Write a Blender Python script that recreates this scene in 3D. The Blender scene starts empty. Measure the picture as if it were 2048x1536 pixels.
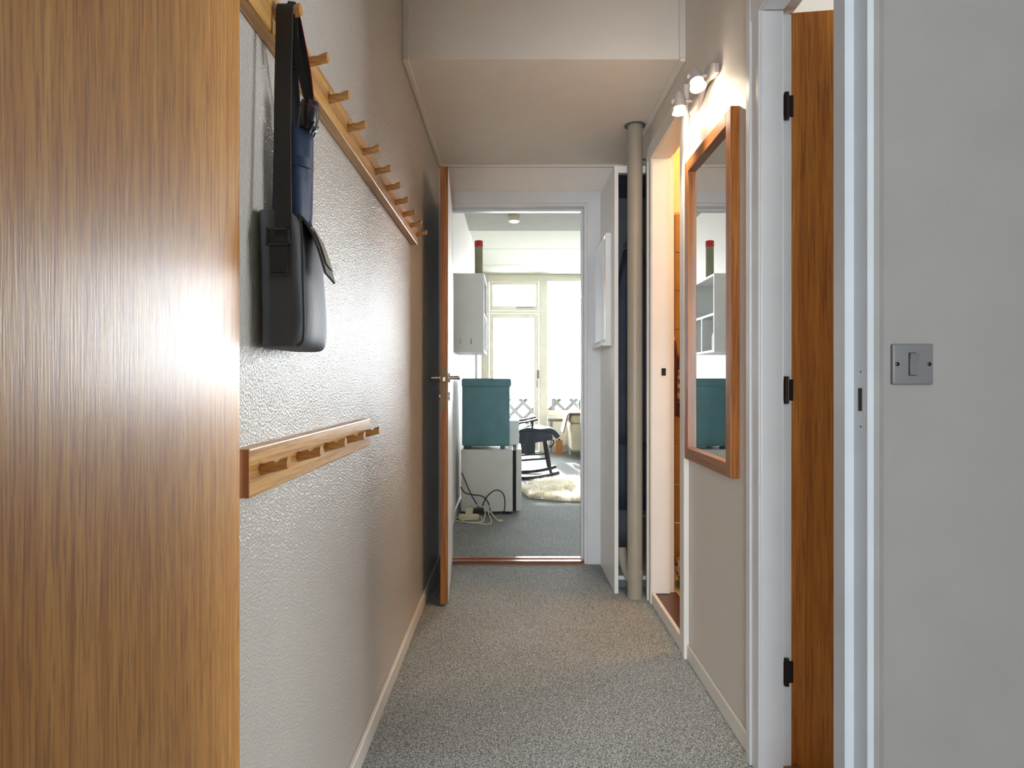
import bpy, bmesh, math, random
from mathutils import Vector, Matrix, noise
random.seed(7)
scene = bpy.context.scene
COL = scene.collection

# ------------------------------------------------------------------ camera
cam_d = bpy.data.cameras.new('camera')
cam = bpy.data.objects.new('camera', cam_d); COL.objects.link(cam)
cam_d.sensor_width = 36.0
cam_d.lens = 21.97            # 1250 px focal length in a 2048 px frame
cam_d.shift_y = -0.0015
cam_d.clip_start = 0.02
cam.location = (0, 0, 1.03)
cam.rotation_euler = (math.pi / 2, 0, 0)
scene.camera = cam

# ------------------------------------------------------------------ world, sun, exposure
world = bpy.data.worlds.new('overcast_sky'); scene.world = world
world.use_nodes = True
wb = world.node_tree.nodes['Background']
wb.inputs['Color'].default_value = (0.90, 0.96, 1.0, 1)
wb.inputs['Strength'].default_value = 12.0
sun_d = bpy.data.lights.new('sun', 'SUN'); sun = bpy.data.objects.new('sun', sun_d); COL.objects.link(sun)
sun_d.energy = 5.5; sun_d.angle = 0.03; sun_d.color = (1.0, 0.97, 0.90)
sun.rotation_euler = Vector((0.12, -1.0, -0.50)).to_track_quat('-Z', 'Y').to_euler()

def portal(name, loc, size, direction):
    d = bpy.data.lights.new(name, 'AREA'); d.shape = 'RECTANGLE'; d.size, d.size_y = size
    o = bpy.data.objects.new(name, d); COL.objects.link(o)
    o.location = loc; o.rotation_euler = Vector(direction).to_track_quat('-Z', 'Y').to_euler()
    d.cycles.is_portal = True
    return o
portal('balcony_portal', (0.95, 9.45, 1.35), (2.9, 2.6), (0, -1, 0))
portal('stairwell_portal', (-0.45, -2.56, 1.2), (1.0, 2.2), (0, 1, 0))
portal('bedroom_portal', (3.26, 1.6, 1.5), (0.9, 1.2), (-1, 0, 0))

scene.view_settings.view_transform = 'Standard'
scene.view_settings.look = 'None'
scene.view_settings.gamma = 1.0
scene.view_settings.use_curve_mapping = False
scene.view_settings.exposure = 1.12
scene.cycles.use_denoising = True
scene.cycles.max_bounces = 12
scene.cycles.diffuse_bounces = 8
scene.cycles.glossy_bounces = 6
scene.cycles.transparent_max_bounces = 12
scene.cycles.sample_clamp_indirect = 6.0
scene.cycles.caustics_reflective = False
scene.cycles.caustics_refractive = False

# ------------------------------------------------------------------ materials
def lin(r, g, b):
    f = lambda v: (v / 12.92 if v <= 0.04045 else ((v + 0.055) / 1.055) ** 2.4)
    return (f(r / 255), f(g / 255), f(b / 255), 1)

class NT:
    def __init__(s, name):
        s.m = bpy.data.materials.new(name); s.m.use_nodes = True
        s.t = s.m.node_tree; s.n = s.t.nodes; s.b = s.n['Principled BSDF']
        s.out = s.n['Material Output']; s._co = None
    def add(s, typ, **kw):
        nd = s.n.new(typ)
        for k, v in kw.items(): setattr(nd, k, v)
        return nd
    def link(s, a, b): s.t.links.new(a, b)
    def co(s, scale=(1, 1, 1)):
        tc = s.add('ShaderNodeTexCoord'); mp = s.add('ShaderNodeMapping')
        mp.inputs['Scale'].default_value = scale
        s.link(tc.outputs['Object'], mp.inputs['Vector'])
        return mp.outputs['Vector']
    def noise(s, vec, scale, detail=2, rough=0.5):
        nd = s.add('ShaderNodeTexNoise'); nd.inputs['Scale'].default_value = scale
        nd.inputs['Detail'].default_value = detail; nd.inputs['Roughness'].default_value = rough
        s.link(vec, nd.inputs['Vector']); return nd.outputs['Fac']
    def ramp(s, fac, stops):
        nd = s.add('ShaderNodeValToRGB'); cr = nd.color_ramp
        while len(cr.elements) < len(stops): cr.elements.new(0.5)
        for e, (p, c) in zip(cr.elements, stops): e.position = p; e.color = c
        s.link(fac, nd.inputs['Fac']); return nd.outputs['Color']
    def mix(s, fac, a, b, typ='MULTIPLY'):
        nd = s.add('ShaderNodeMix', data_type='RGBA', blend_type=typ)
        if isinstance(fac, float): nd.inputs[0].default_value = fac
        else: s.link(fac, nd.inputs[0])
        for inp, v in ((nd.inputs[6], a), (nd.inputs[7], b)):
            if isinstance(v, tuple): inp.default_value = v
            else: s.link(v, inp)
        return nd.outputs[2]
    def bump(s, h, strength, dist):
        nd = s.add('ShaderNodeBump'); nd.inputs['Strength'].default_value = strength
        nd.inputs['Distance'].default_value = dist
        s.link(h, nd.inputs['Height']); s.link(nd.outputs['Normal'], s.b.inputs['Normal'])

def plain(name, col, rough=0.5, metal=0.0, bump=None, var=0.0, spec=0.5):
    k = NT(name); k.b.inputs['Roughness'].default_value = rough; k.b.inputs['Metallic'].default_value = metal
    k.b.inputs['Specular IOR Level'].default_value = spec
    v = k.co()
    f = k.noise(v, 9.0, 3)
    c2 = tuple(x * (1 - var) for x in col[:3]) + (1,)
    k.link(k.ramp(f, [(0.35, c2), (0.65, col)]), k.b.inputs['Base Color'])
    if bump: k.bump(k.noise(k.co(), bump[0], 2), bump[1], bump[2])
    return k.m

def wood(name, axis, dark, mid, light, rough=0.4, fine=260, coat=0.0, warp=1.0, broad=42, coatr=0.3, pore=0.02, bstr=0.25):
    k = NT(name); b = k.b
    sc = [1, 1, 1]; sc[axis] = 0.045 * warp
    v = k.co(tuple(sc))
    sc2 = [1, 1, 1]; sc2[axis] = pore
    g1 = k.noise(v, broad, 4, 0.6)
    g2 = k.noise(k.co(tuple(sc2)), fine, 3, 0.6)
    c1 = k.ramp(g1, [(0.32, dark), (0.5, mid), (0.7, light)])
    c2 = k.ramp(g2, [(0.38, (0.55, 0.48, 0.40, 1)), (0.52, (1, 1, 1, 1))])
    k.link(k.mix(0.85, c1, c2), b.inputs['Base Color'])
    b.inputs['Roughness'].default_value = rough
    b.inputs['Coat Weight'].default_value = coat; b.inputs['Coat Roughness'].default_value = coatr
    k.bump(g2, bstr, 0.0006)
    bn = [n for n in k.n if n.type == 'BUMP'][0]
    k.link(bn.outputs['Normal'], b.inputs['Coat Normal'])
    return k.m

def emis(name, col, strength):
    k = NT(name); k.b.inputs['Base Color'].default_value = col
    k.b.inputs['Emission Color'].default_value = col; k.b.inputs['Emission Strength'].default_value = strength
    return k.m

M = {}
k = NT('woodchip_wall_paint')           # bumpy glossy textured wallpaper
k.b.inputs['Base Color'].default_value = lin(198, 192, 184); k.b.inputs['Roughness'].default_value = 0.20
k.b.inputs['Specular IOR Level'].default_value = 0.30
k.bump(k.noise(k.co(), 215, 2, 0.5), 0.9, 0.0042)
M['woodchip'] = k.m
k = NT('painted_wall_fine')
k.b.inputs['Base Color'].default_value = lin(212, 206, 198); k.b.inputs['Roughness'].default_value = 0.5
k.bump(k.noise(k.co(), 260, 2, 0.5), 0.5, 0.0018)
M['wall'] = k.m
M['wallsmooth'] = plain('painted_wall_smooth', lin(222, 217, 211), 0.55, bump=(240, 0.15, 0.001), var=0.03)
M['greywall'] = plain('grey_stairwell_paint', lin(126, 123, 120), 0.6, bump=(420, 0.35, 0.0008), var=0.05)
M['greytrim'] = plain('grey_caulked_strip', lin(122, 120, 118), 0.6, bump=(500, 0.6, 0.001), var=0.1)
M['ceil'] = plain('ceiling_paint', lin(228, 221, 212), 0.6, bump=(200, 0.1, 0.001), var=0.03)
M['ceilshade'] = plain('shaded_ceiling_board', lin(160, 160, 152), 0.9, var=0.05, spec=0.05)  # shade on the nearest board put into a darker grey
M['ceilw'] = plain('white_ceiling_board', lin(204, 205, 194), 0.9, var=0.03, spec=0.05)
M['trim'] = plain('white_gloss_trim', lin(222, 218, 212), 0.42, var=0.04)
M['trimc'] = plain('cool_white_gloss_trim', lin(216, 218, 222), 0.3, var=0.04)
M['frametrim'] = plain('worn_grey_white_frame', lin(172, 178, 184), 0.35, var=0.06)
M['white'] = plain('white_lacquer', lin(224, 226, 226), 0.35, var=0.03)
M['fridge'] = plain('white_appliance_enamel', lin(206, 206, 202), 0.35, var=0.05)
M['cream'] = plain('cream_paint', lin(246, 244, 230), 0.45, var=0.04)
M['doorwood'] = wood('oak_veneer_upright', 2, lin(188, 120, 46), lin(212, 148, 64), lin(226, 170, 86), 0.5, 360, 0.34, 1.0, 90, 0.29, 0.05, 0.45)
M['tealdoor'] = wood('red_teak_veneer_upright', 2, lin(174, 100, 24), lin(196, 118, 34), lin(210, 138, 50), 0.42, 300, 0.1)
M['dooredge'] = wood('orange_wood_edge', 2, lin(150, 92, 40), lin(176, 114, 54), lin(192, 132, 68), 0.45, 300)
M['beech'] = wood('beech_lengthwise', 1, lin(176, 124, 62), lin(204, 152, 84), lin(220, 172, 106), 0.35, 300, 0.2)
M['beechpeg'] = wood('beech_peg', 0, lin(170, 112, 52), lin(196, 140, 72), lin(210, 158, 92), 0.35, 300, 0.2)
M['beechend'] = plain('beech_end_grain', lin(164, 100, 44), 0.5, bump=(500, 0.3, 0.0006), var=0.2)
M['teakv'] = wood('teak_upright', 2, lin(122, 68, 24), lin(156, 92, 34), lin(174, 112, 46), 0.38, 320, 0.2)
M['teakh'] = wood('teak_lengthwise', 1, lin(122, 68, 24), lin(156, 92, 34), lin(174, 112, 46), 0.38, 320, 0.2)
M['sill'] = wood('brown_sill', 0, lin(116, 60, 30), lin(140, 78, 42), lin(156, 92, 52), 0.28, 300, 0.3)
M['darksill'] = plain('dark_brown_sill', lin(92, 62, 48), 0.4, var=0.15)
M['boxwood'] = wood('orange_pine', 2, lin(170, 102, 46), lin(198, 130, 66), lin(212, 148, 84), 0.5, 300)
k = NT('grey_carpet')
v = k.co()
f1 = k.noise(v, 230, 3, 0.85); f2 = k.noise(k.co(), 2.2, 2)
c1 = k.ramp(f1, [(0.38, lin(70, 74, 77)), (0.5, lin(140, 144, 147)), (0.62, lin(214, 219, 220))])
c2 = k.ramp(f2, [(0.3, (0.88, 0.88, 0.86, 1)), (0.7, (1, 1, 1, 1))])
k.link(k.mix(1.0, c1, c2), k.b.inputs['Base Color'])
k.b.inputs['Roughness'].default_value = 0.9; k.b.inputs['Specular IOR Level'].default_value = 0.15
k.bump(f1, 0.7, 0.004)
M['carpet'] = k.m
M['black'] = plain('black_webbing', lin(34, 32, 33), 0.6, bump=(900, 0.4, 0.0006), var=0.2)
M['bagcloth'] = plain('charcoal_nylon', lin(70, 72, 77), 0.6, bump=(60, 0.15, 0.003), var=0.2)
M['baglining'] = plain('olive_bag_lining', lin(128, 122, 104), 0.45, var=0.15)
M['navy'] = plain('navy_umbrella_cloth', lin(40, 56, 86), 0.5, bump=(45, 0.3, 0.004), var=0.2)
M['blackplastic'] = plain('black_plastic', lin(30, 30, 33), 0.3, var=0.1)
M['darkmetal'] = plain('dark_hinge_metal', lin(52, 42, 40), 0.35, metal=0.8, var=0.2)
M['steel'] = plain('brushed_steel', lin(170, 166, 158), 0.32, metal=0.9, var=0.05)
M['brassy'] = plain('dull_brass', lin(126, 120, 96), 0.5, metal=0.6, var=0.1)
M['greyplate'] = plain('grey_switch_plastic', lin(98, 98, 99), 0.4, var=0.04)
M['greyrock'] = plain('grey_rocker_plastic', lin(92, 92, 93), 0.45, var=0.04)
M['dark'] = plain('black_gap', lin(16, 14, 18), 0.8)
M['red'] = plain('red_cap', lin(196, 44, 48), 0.5, var=0.1)
M['tube'] = plain('olive_cardboard_tube', lin(150, 150, 122), 0.7, var=0.15)
M['crimson'] = plain('crimson_cord', lin(120, 28, 40), 0.6)
M['teal'] = plain('hazed_dark_case', lin(92, 138, 148), 0.5, bump=(14, 0.12, 0.01), var=0.15)  # window haze over a black case mixed into its base colour
M['chair'] = plain('black_stained_wood', lin(38, 38, 44), 0.4, var=0.15)
M['coat'] = plain('dark_slate_cloth', lin(52, 62, 76), 0.7, bump=(30, 0.3, 0.006), var=0.2)
M['navycoat'] = plain('midnight_coat_cloth', lin(56, 62, 76), 0.75, bump=(22, 0.4, 0.008), var=0.3)
M['closet'] = plain('closet_shade_grey', lin(104, 108, 112), 0.7, var=0.1)  # dark tone stands for the lack of light inside the closet
M['greypanel'] = plain('slate_grey_panel', lin(120, 124, 128), 0.6, var=0.05)
M['pipe'] = plain('cream_painted_pipe', lin(152, 145, 132), 0.42, var=0.06)
M['sofa'] = plain('beige_upholstery', lin(202, 192, 168), 0.8, bump=(160, 0.2, 0.002), var=0.08)
k = NT('striped_throw'); v = k.co()
wv = k.add('ShaderNodeTexWave', wave_type='BANDS', bands_direction='Y'); wv.inputs['Scale'].default_value = 9; wv.inputs['Distortion'].default_value = 0.6
k.link(v, wv.inputs['Vector'])
k.link(k.ramp(wv.outputs['Fac'], [(0.3, lin(150, 138, 128)), (0.55, lin(226, 222, 216))]), k.b.inputs['Base Color'])
k.b.inputs['Roughness'].default_value = 0.9
M['throw'] = k.m
M['tealcloth'] = plain('teal_knit', lin(70, 136, 152), 0.85, bump=(120, 0.4, 0.004), var=0.25)
M['tan'] = plain('tan_knit', lin(176, 132, 104), 0.85, var=0.15)
M['fleece'] = plain('cream_sheepskin', lin(250, 247, 238), 0.95, bump=(70, 0.2, 0.006), var=0.08)
k = NT('cream_sheepskin_wool')
fc = k.ramp(k.noise(k.co(), 14, 3), [(0.35, lin(238, 232, 214)), (0.65, lin(252, 250, 242))])
df = k.add('ShaderNodeBsdfDiffuse'); tl = k.add('ShaderNodeBsdfTranslucent'); mx = k.add('ShaderNodeMixShader'); mx.inputs[0].default_value = 0.45
k.link(fc, df.inputs['Color']); k.link(fc, tl.inputs['Color'])
k.link(df.outputs[0], mx.inputs[1]); k.link(tl.outputs[0], mx.inputs[2]); k.link(mx.outputs[0], k.out.inputs['Surface'])
M['wool'] = k.m
M['cablew'] = plain('white_cable', lin(214, 206, 184), 0.45)
M['cableb'] = plain('black_cable', lin(28, 30, 32), 0.4)
M['plasticw'] = plain('ivory_plastic', lin(212, 204, 178), 0.4, var=0.06)
M['tile'] = plain('ochre_glazed_tile', lin(156, 108, 48), 0.22, var=0.22)
M['grout'] = plain('tan_grout', lin(186, 150, 96), 0.8)
M['yellowpaint'] = plain('yellow_bath_paint', lin(226, 196, 140), 0.6, var=0.04)
M['bathfloor'] = plain('pale_bath_floor', lin(206, 184, 130), 0.4, var=0.1)
M['maroon'] = plain('maroon_towelling', lin(84, 36, 40), 0.9, bump=(90, 0.4, 0.005), var=0.2)
k = NT('gold_patterned_cloth')
k.link(k.ramp(k.noise(k.co(), 55, 3), [(0.42, lin(110, 66, 24)), (0.5, lin(190, 140, 66)), (0.6, lin(216, 180, 110))]), k.b.inputs['Base Color'])
k.b.inputs['Roughness'].default_value = 0.8; M['gold'] = k.m
k = NT('dappled_basket_cloth')
k.link(k.ramp(k.noise(k.co(), 38, 1), [(0.45, lin(34, 16, 24)), (0.52, lin(190, 150, 110))]), k.b.inputs['Base Color'])
k.b.inputs['Roughness'].default_value = 0.8; M['dapple'] = k.m
M['lampgrey'] = plain('silver_grey_lamp', lin(186, 180, 178), 0.35, metal=0.3, var=0.05)
k = NT('lamp_glass_rim'); k.b.inputs['Base Color'].default_value = (1, 0.9, 0.7, 1)
k.b.inputs['Transmission Weight'].default_value = 0.6; k.b.inputs['Roughness'].default_value = 0.15
k.b.inputs['Emission Color'].default_value = (1, 0.8, 0.5, 1); k.b.inputs['Emission Strength'].default_value = 0.7
M['lampglass'] = k.m
M['bulb'] = emis('halogen_bulb', (1.0, 0.86, 0.62, 1), 14)
M['downbulb'] = emis('downlight_bulb', (1.0, 0.9, 0.75, 1), 8)
M['bathglobe'] = emis('bath_globe_glow', (1.0, 0.78, 0.45, 1), 4)
k = NT('mirror_silver'); k.b.inputs['Base Color'].default_value = (0.93, 0.94, 0.94, 1)
k.b.inputs['Metallic'].default_value = 1.0; k.b.inputs['Roughness'].default_value = 0.01; M['mirror'] = k.m
k = NT('clear_window_glass')
tr = k.add('ShaderNodeBsdfTransparent'); gl = k.add('ShaderNodeBsdfGlossy'); gl.inputs['Roughness'].default_value = 0.02
fr = k.add('ShaderNodeFresnel'); fr.inputs['IOR'].default_value = 1.3
mx = k.add('ShaderNodeMixShader'); k.link(fr.outputs['Fac'], mx.inputs[0]); k.link(tr.outputs[0], mx.inputs[1]); k.link(gl.outputs[0], mx.inputs[2])
k.link(mx.outputs[0], k.out.inputs['Surface']); M['glass'] = k.m
M['railgreen'] = plain('pale_green_rail', lin(140, 170, 168), 0.6)
M['lattice'] = plain('grey_lattice_wood', lin(58, 58, 58), 0.7, var=0.1)
M['concrete'] = plain('balcony_concrete', lin(150, 148, 142), 0.9, var=0.1)
M['stairfloor'] = plain('grey_terrazzo', lin(150, 148, 144), 0.5, bump=(200, 0.1, 0.001), var=0.15)

# ------------------------------------------------------------------ mesh helpers
def B(): return bmesh.new()
def abox(bm, x0, x1, y0, y1, z0, z1, bev=0.0, seg=2, mat=None):
    r = bmesh.ops.create_cube(bm, size=1.0)
    vs = r['verts']
    for v in vs:
        v.co = Vector(((x0 + x1) / 2 + v.co.x * (x1 - x0), (y0 + y1) / 2 + v.co.y * (y1 - y0), (z0 + z1) / 2 + v.co.z * (z1 - z0)))
    if mat is not None:
        for v in vs: v.co = mat @ v.co
    if bev > 0:
        es = list({e for v in vs for e in v.link_edges})
        bmesh.ops.bevel(bm, geom=es, offset=bev, segments=seg, affect='EDGES', profile=0.5)
    return bm
def box(*a, **kw): return abox(B(), *a, **kw)
def atube(bm, pts, r, seg=8, caps=True, radii=None):
    pts = [Vector(p) for p in pts]; n = len(pts); rings = []
    up = None
    for i, p in enumerate(pts):
        t = (pts[min(i + 1, n - 1)] - pts[max(i - 1, 0)]).normalized()
        if up is None:
            up = t.orthogonal().normalized()
        else:
            up = (up - t * up.dot(t))
            up = up.normalized() if up.length > 1e-6 else t.orthogonal().normalized()
        side = t.cross(up); rr = radii[i] if radii else r
        rings.append([bm.verts.new(p + (up * math.cos(a) + side * math.sin(a)) * rr) for a in [2 * math.pi * j / seg for j in range(seg)]])
    for a, b in zip(rings, rings[1:]):
        for j in range(seg): bm.faces.new((a[j], a[(j + 1) % seg], b[(j + 1) % seg], b[j]))
    if caps:
        bm.faces.new(list(reversed(rings[0]))); bm.faces.new(rings[-1])
    return bm
def tube(*a, **kw): return atube(B(), *a, **kw)
def smooth_path(pts, n=8):
    pts = [Vector(p) for p in pts]; out = []
    P = [pts[0]] + pts + [pts[-1]]
    for i in range(1, len(P) - 2):
        p0, p1, p2, p3 = P[i - 1], P[i], P[i + 1], P[i + 2]
        for k_ in range(n):
            t = k_ / n
            out.append(0.5 * ((2 * p1) + (p2 - p0) * t + (2 * p0 - 5 * p1 + 4 * p2 - p3) * t * t + (3 * p1 - p0 - 3 * p2 + p3) * t ** 3))
    out.append(pts[-1]); return out
def aribbon(bm, pts, wdir, width, thick, widths=None):
    """flat strap swept along pts, its width along wdir"""
    pts = [Vector(p) for p in pts]; n = len(pts); w = Vector(wdir).normalized(); rings = []
    for i, p in enumerate(pts):
        t = (pts[min(i + 1, n - 1)] - pts[max(i - 1, 0)]).normalized()
        nn = t.cross(w); nn = nn.normalized() if nn.length > 1e-6 else Vector((0, 0, 1))
        hw = (widths[i] if widths else width) / 2
        rings.append([bm.verts.new(p + w * sx * hw + nn * sy * thick / 2) for sx, sy in ((-1, -1), (1, -1), (1, 1), (-1, 1))])
    for a, b in zip(rings, rings[1:]):
        for j in range(4): bm.faces.new((a[j], a[(j + 1) % 4], b[(j + 1) % 4], b[j]))
    bm.faces.new(list(reversed(rings[0]))); bm.faces.new(rings[-1])
    return bm
def ribbon(*a, **kw): return aribbon(B(), *a, **kw)
def lathe(prof, c, axis=(0, 0, 1), seg=24, caps=True):
    bm = B(); ax = Vector(axis).normalized(); u = ax.orthogonal().normalized(); v = ax.cross(u); c = Vector(c); rings = []
    for r, h in prof:
        rings.append([bm.verts.new(c + ax * h + (u * math.cos(a) + v * math.sin(a)) * max(r, 1e-4)) for a in [2 * math.pi * j / seg for j in range(seg)]])
    for a, b in zip(rings, rings[1:]):
        for j in range(seg): bm.faces.new((a[j], a[(j + 1) % seg], b[(j + 1) % seg], b[j]))
    if caps:
        bm.faces.new(list(reversed(rings[0]))); bm.faces.new(rings[-1])
    return bm
def prism(poly, axis, a, b):
    """extrude a polygon given in the two other axes from a to b along axis"""
    bm = B()
    def pt(u, v, w):
        return {0: (w, u, v), 1: (u, w, v), 2: (u, v, w)}[axis]
    r0 = [bm.verts.new(pt(u, v, a)) for u, v in poly]; r1 = [bm.verts.new(pt(u, v, b)) for u, v in poly]
    n = len(poly)
    for j in range(n): bm.faces.new((r0[j], r0[(j + 1) % n], r1[(j + 1) % n], r1[j]))
    bm.faces.new(list(reversed(r0))); bm.faces.new(r1)
    return bm
def loft(rings):
    bm = B(); R = [[bm.verts.new(p) for p in r] for r in rings]; n = len(R[0])
    for a, b in zip(R, R[1:]):
        for j in range(n): bm.faces.new((a[j], a[(j + 1) % n], b[(j + 1) % n], b[j]))
    bm.faces.new(list(reversed(R[0]))); bm.faces.new(R[-1])
    return bm
def sheet(grid, thick):
    """closed slab from a grid of points, thickened along the local normal"""
    bm = B(); nu, nv = len(grid), len(grid[0]); G = [[Vector(p) for p in r] for r in grid]
    top, bot = [], []
    for i in range(nu):
        ta, tb = [], []
        for j in range(nv):
            du = G[min(i + 1, nu - 1)][j] - G[max(i - 1, 0)][j]; dv = G[i][min(j + 1, nv - 1)] - G[i][max(j - 1, 0)]
            nn = du.cross(dv); nn = nn.normalized() if nn.length > 1e-9 else Vector((0, 0, 1))
            ta.append(bm.verts.new(G[i][j] + nn * thick / 2)); tb.append(bm.verts.new(G[i][j] - nn * thick / 2))
        top.append(ta); bot.append(tb)
    for i in range(nu - 1):
        for j in range(nv - 1):
            bm.faces.new((top[i][j], top[i + 1][j], top[i + 1][j + 1], top[i][j + 1]))
            bm.faces.new((bot[i][j], bot[i][j + 1], bot[i + 1][j + 1], bot[i + 1][j]))
    for i in range(nu - 1):
        bm.faces.new((top[i][0], bot[i][0], bot[i + 1][0], top[i + 1][0])); bm.faces.new((top[i][-1], top[i + 1][-1], bot[i + 1][-1], bot[i][-1]))
    for j in range(nv - 1):
        bm.faces.new((top[0][j], top[0][j + 1], bot[0][j + 1], bot[0][j])); bm.faces.new((top[-1][j], bot[-1][j], bot[-1][j + 1], top[-1][j + 1]))
    return bm

WL = {}
def obj(name, bm, mat, parent=None, smooth=False, label=None):
    bmesh.ops.recalc_face_normals(bm, faces=bm.faces[:])
    if parent is None:
        xs = [v.co.x for v in bm.verts]; ys = [v.co.y for v in bm.verts]; zs = [v.co.z for v in bm.verts]
        org = Vector(((min(xs) + max(xs)) / 2, (min(ys) + max(ys)) / 2, min(zs)))
    else:
        org = WL[parent.name]
    for v in bm.verts: v.co -= org
    me = bpy.data.meshes.new(name); bm.to_mesh(me); bm.free()
    me.materials.append(M[mat] if isinstance(mat, str) else mat)
    if smooth:
        for p in me.polygons: p.use_smooth = True
        if smooth != 2: me.set_sharp_from_angle(angle=math.radians(40))
    o = bpy.data.objects.new(name, me); COL.objects.link(o)
    if parent is None: o.location = org; WL[o.name] = org
    else: o.parent = parent; WL[o.name] = org
    if label: o['label'] = label
    return o
def thing(name, loc, label, cat, group=None):
    o = bpy.data.objects.new(name, None); COL.objects.link(o); o.location = loc; o.empty_display_size = 0.05
    WL[o.name] = Vector(loc); o['label'] = label; o['category'] = cat
    if group: o['group'] = group
    return o
def tag(o, label, cat, group=None, kind=None):
    o['label'] = label; o['category'] = cat
    if group: o['group'] = group
    if kind: o['kind'] = kind
    return o
def struct(name, bm, mat, label, cat, smooth=False):
    o = obj(name, bm, mat, None, smooth); o['kind'] = 'structure'; o['label'] = label; o['category'] = cat; return o
def structE(name, loc, label, cat):
    o = thing(name, loc, label, cat); o['kind'] = 'structure'; return o
def rotz(px, py, ang): return Matrix.Translation((px, py, 0)) @ Matrix.Rotation(ang, 4, 'Z')

# ================================================================== THE SETTING
XL, XR = -0.415, 0.66          # hallway walls
YE = 3.55                      # end wall
bm = box(-0.60, 0.76, 0.87, 3.65, -0.06, 0); abox(bm, -0.60, 3.5, 3.65, 9.35, -0.06, 0)
struct('floor', bm, 'carpet', 'speckled grey carpet running from hallway into living room', 'floor')
struct('floor_bathroom', box(0.76, 2.2, 2.34, 3.2, -0.06, 0.03), 'bathfloor', 'pale yellowish bathroom floor behind the raised sill', 'floor')
struct('floor_bedroom', box(0.76, 3.3, 0.93, 2.28, -0.06, 0), 'carpet', 'floor of the side room behind the red-brown door', 'floor')
struct('floor_stairwell', box(-1.5, 2.0, -2.6, 0.87, -0.06, -0.02), 'stairfloor', 'grey terrazzo landing outside the front door', 'floor')

struct('wall_left', box(-0.60, XL, 0.92, YE, 0, 2.66), 'woodchip', 'bumpy off-white textured hallway wall behind the coat racks', 'wall')
struct('wall_living_left', box(-0.60, -0.44, 3.65, 9.35, 0, 2.66), 'wall', 'white living room wall behind the fridge and cabinet', 'wall')
bm = box(XR, 0.76, 0.93, 0.97, 0, 2.66)
abox(bm, XR, 0.76, 1.706, 2.37, 0, 2.66); abox(bm, XR, 0.76, 2.93, 3.03, 0, 2.66)
abox(bm, XR, 0.76, 0.97, 1.706, 2.03, 2.66); abox(bm, XR, 0.76, 2.37, 2.93, 2.10, 2.66); abox(bm, XR, 0.76, 3.03, YE, 2.10, 2.66)
struct('wall_right', bm, 'wall', 'off-white hallway wall carrying the teak mirror', 'wall')
bm = box(-0.60, -0.345, YE, 3.65, 0, 2.66); abox(bm, 0.425, 3.5, YE, 3.65, 0, 2.66); abox(bm, -0.345, 0.425, YE, 3.65, 2.045, 2.66)
struct('wall_end', bm, 'wallsmooth', 'smooth wall around the living room doorway', 'wall')
struct('wall_living_right', box(3.5, 3.6, 3.55, 9.35, 0, 2.66), 'wall', 'far right wall of the living room', 'wall')
bm = box(0.511, 3.3, 0.862, 0.93, -0.02, 2.7); abox(bm, -1.5, -0.50, 0.862, 0.92, -0.02, 2.7); abox(bm, -0.50, 0.511, 0.862, 0.93, 2.12, 2.7)
struct('wall_front', bm, 'greywall', 'plain grey stairwell wall with the small switch plate', 'wall')
struct('wall_stairwell_right', box(2.0, 2.1, -2.6, 0.862, -0.02, 2.7), 'greywall', 'right side wall of the stairwell landing', 'wall')
struct('wall_stairwell_left', box(-1.6, -1.5, -2.6, 0.862, -0.02, 2.7), 'greywall', 'left side wall of the stairwell landing', 'wall')
bm = box(-1.6, -0.95, -2.6, -2.5, -0.02, 2.7); abox(bm, 0.05, 2.1, -2.6, -2.5, -0.02, 2.7); abox(bm, -0.95, 0.05, -2.6, -2.5, -0.02, 0.12); abox(bm, -0.95, 0.05, -2.6, -2.5, 2.3, 2.7)
struct('wall_stairwell_back', bm, 'greywall', 'stairwell wall with its daylight window behind the viewer', 'wall')
struct('ceiling_stairwell', box(-1.6, 2.1, -2.6, 0.93, 2.7, 2.76), 'ceilw', 'stairwell ceiling above the landing', 'ceiling')
bm = box(0.76, 3.3, 2.28, 2.34, 0, 2.66)
struct('wall_partition', bm, 'wallsmooth', 'partition between side room and bathroom', 'wall')
bm = box(3.2, 3.3, 0.93, 1.15, 0, 2.66); abox(bm, 3.2, 3.3, 2.05, 2.34, 0, 2.66); abox(bm, 3.2, 3.3, 1.15, 2.05, 0, 0.9); abox(bm, 3.2, 3.3, 1.15, 2.05, 2.1, 2.66)
struct('wall_bedroom_right', bm, 'wallsmooth', 'window wall of the side room', 'wall')
struct('wall_bath_side', box(2.2, 2.26, 2.34, 3.26, 0, 2.66), 'yellowpaint', 'yellow bathroom side wall', 'wall')
wb_ = struct('wall_bath', box(0.765, 2.26, 3.2, 3.26, 0, 2.66), 'yellowpaint', 'yellow bathroom wall with ochre tiles below', 'wall')
obj('grout_bed', box(0.765, 2.2, 3.194, 3.2, 0.03, 1.9), 'grout', wb_)
tme = None
for r in range(10):
    for c in range(4):
        x0 = 0.79 - 0.162 + c * 0.152; z0 = 1.889 - (r + 1) * 0.1965
        if z0 < 0.0: continue
        if x0 < 0.70:
            w0, w1 = 0.767, 0.826
        else: w0, w1 = 0.83 + (c - 1) * 0.152, 0.83 + (c - 1) * 0.152 + 0.148
        obj('tile', box(w0, w1, 3.186, 3.194, z0 + 0.002, z0 + 0.1945, bev=0.0015, seg=1), 'tile', wb_)
struct('ceiling_bath', box(0.76, 2.26, 2.28, 3.26, 2.5, 2.56), 'ceilw', 'bathroom ceiling with its lamp', 'ceiling')
struct('ceiling_bedroom', box(0.76, 3.3, 0.93, 2.28, 2.62, 2.68), 'ceilw', 'white ceiling of the side room above the door', 'ceiling')
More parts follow.
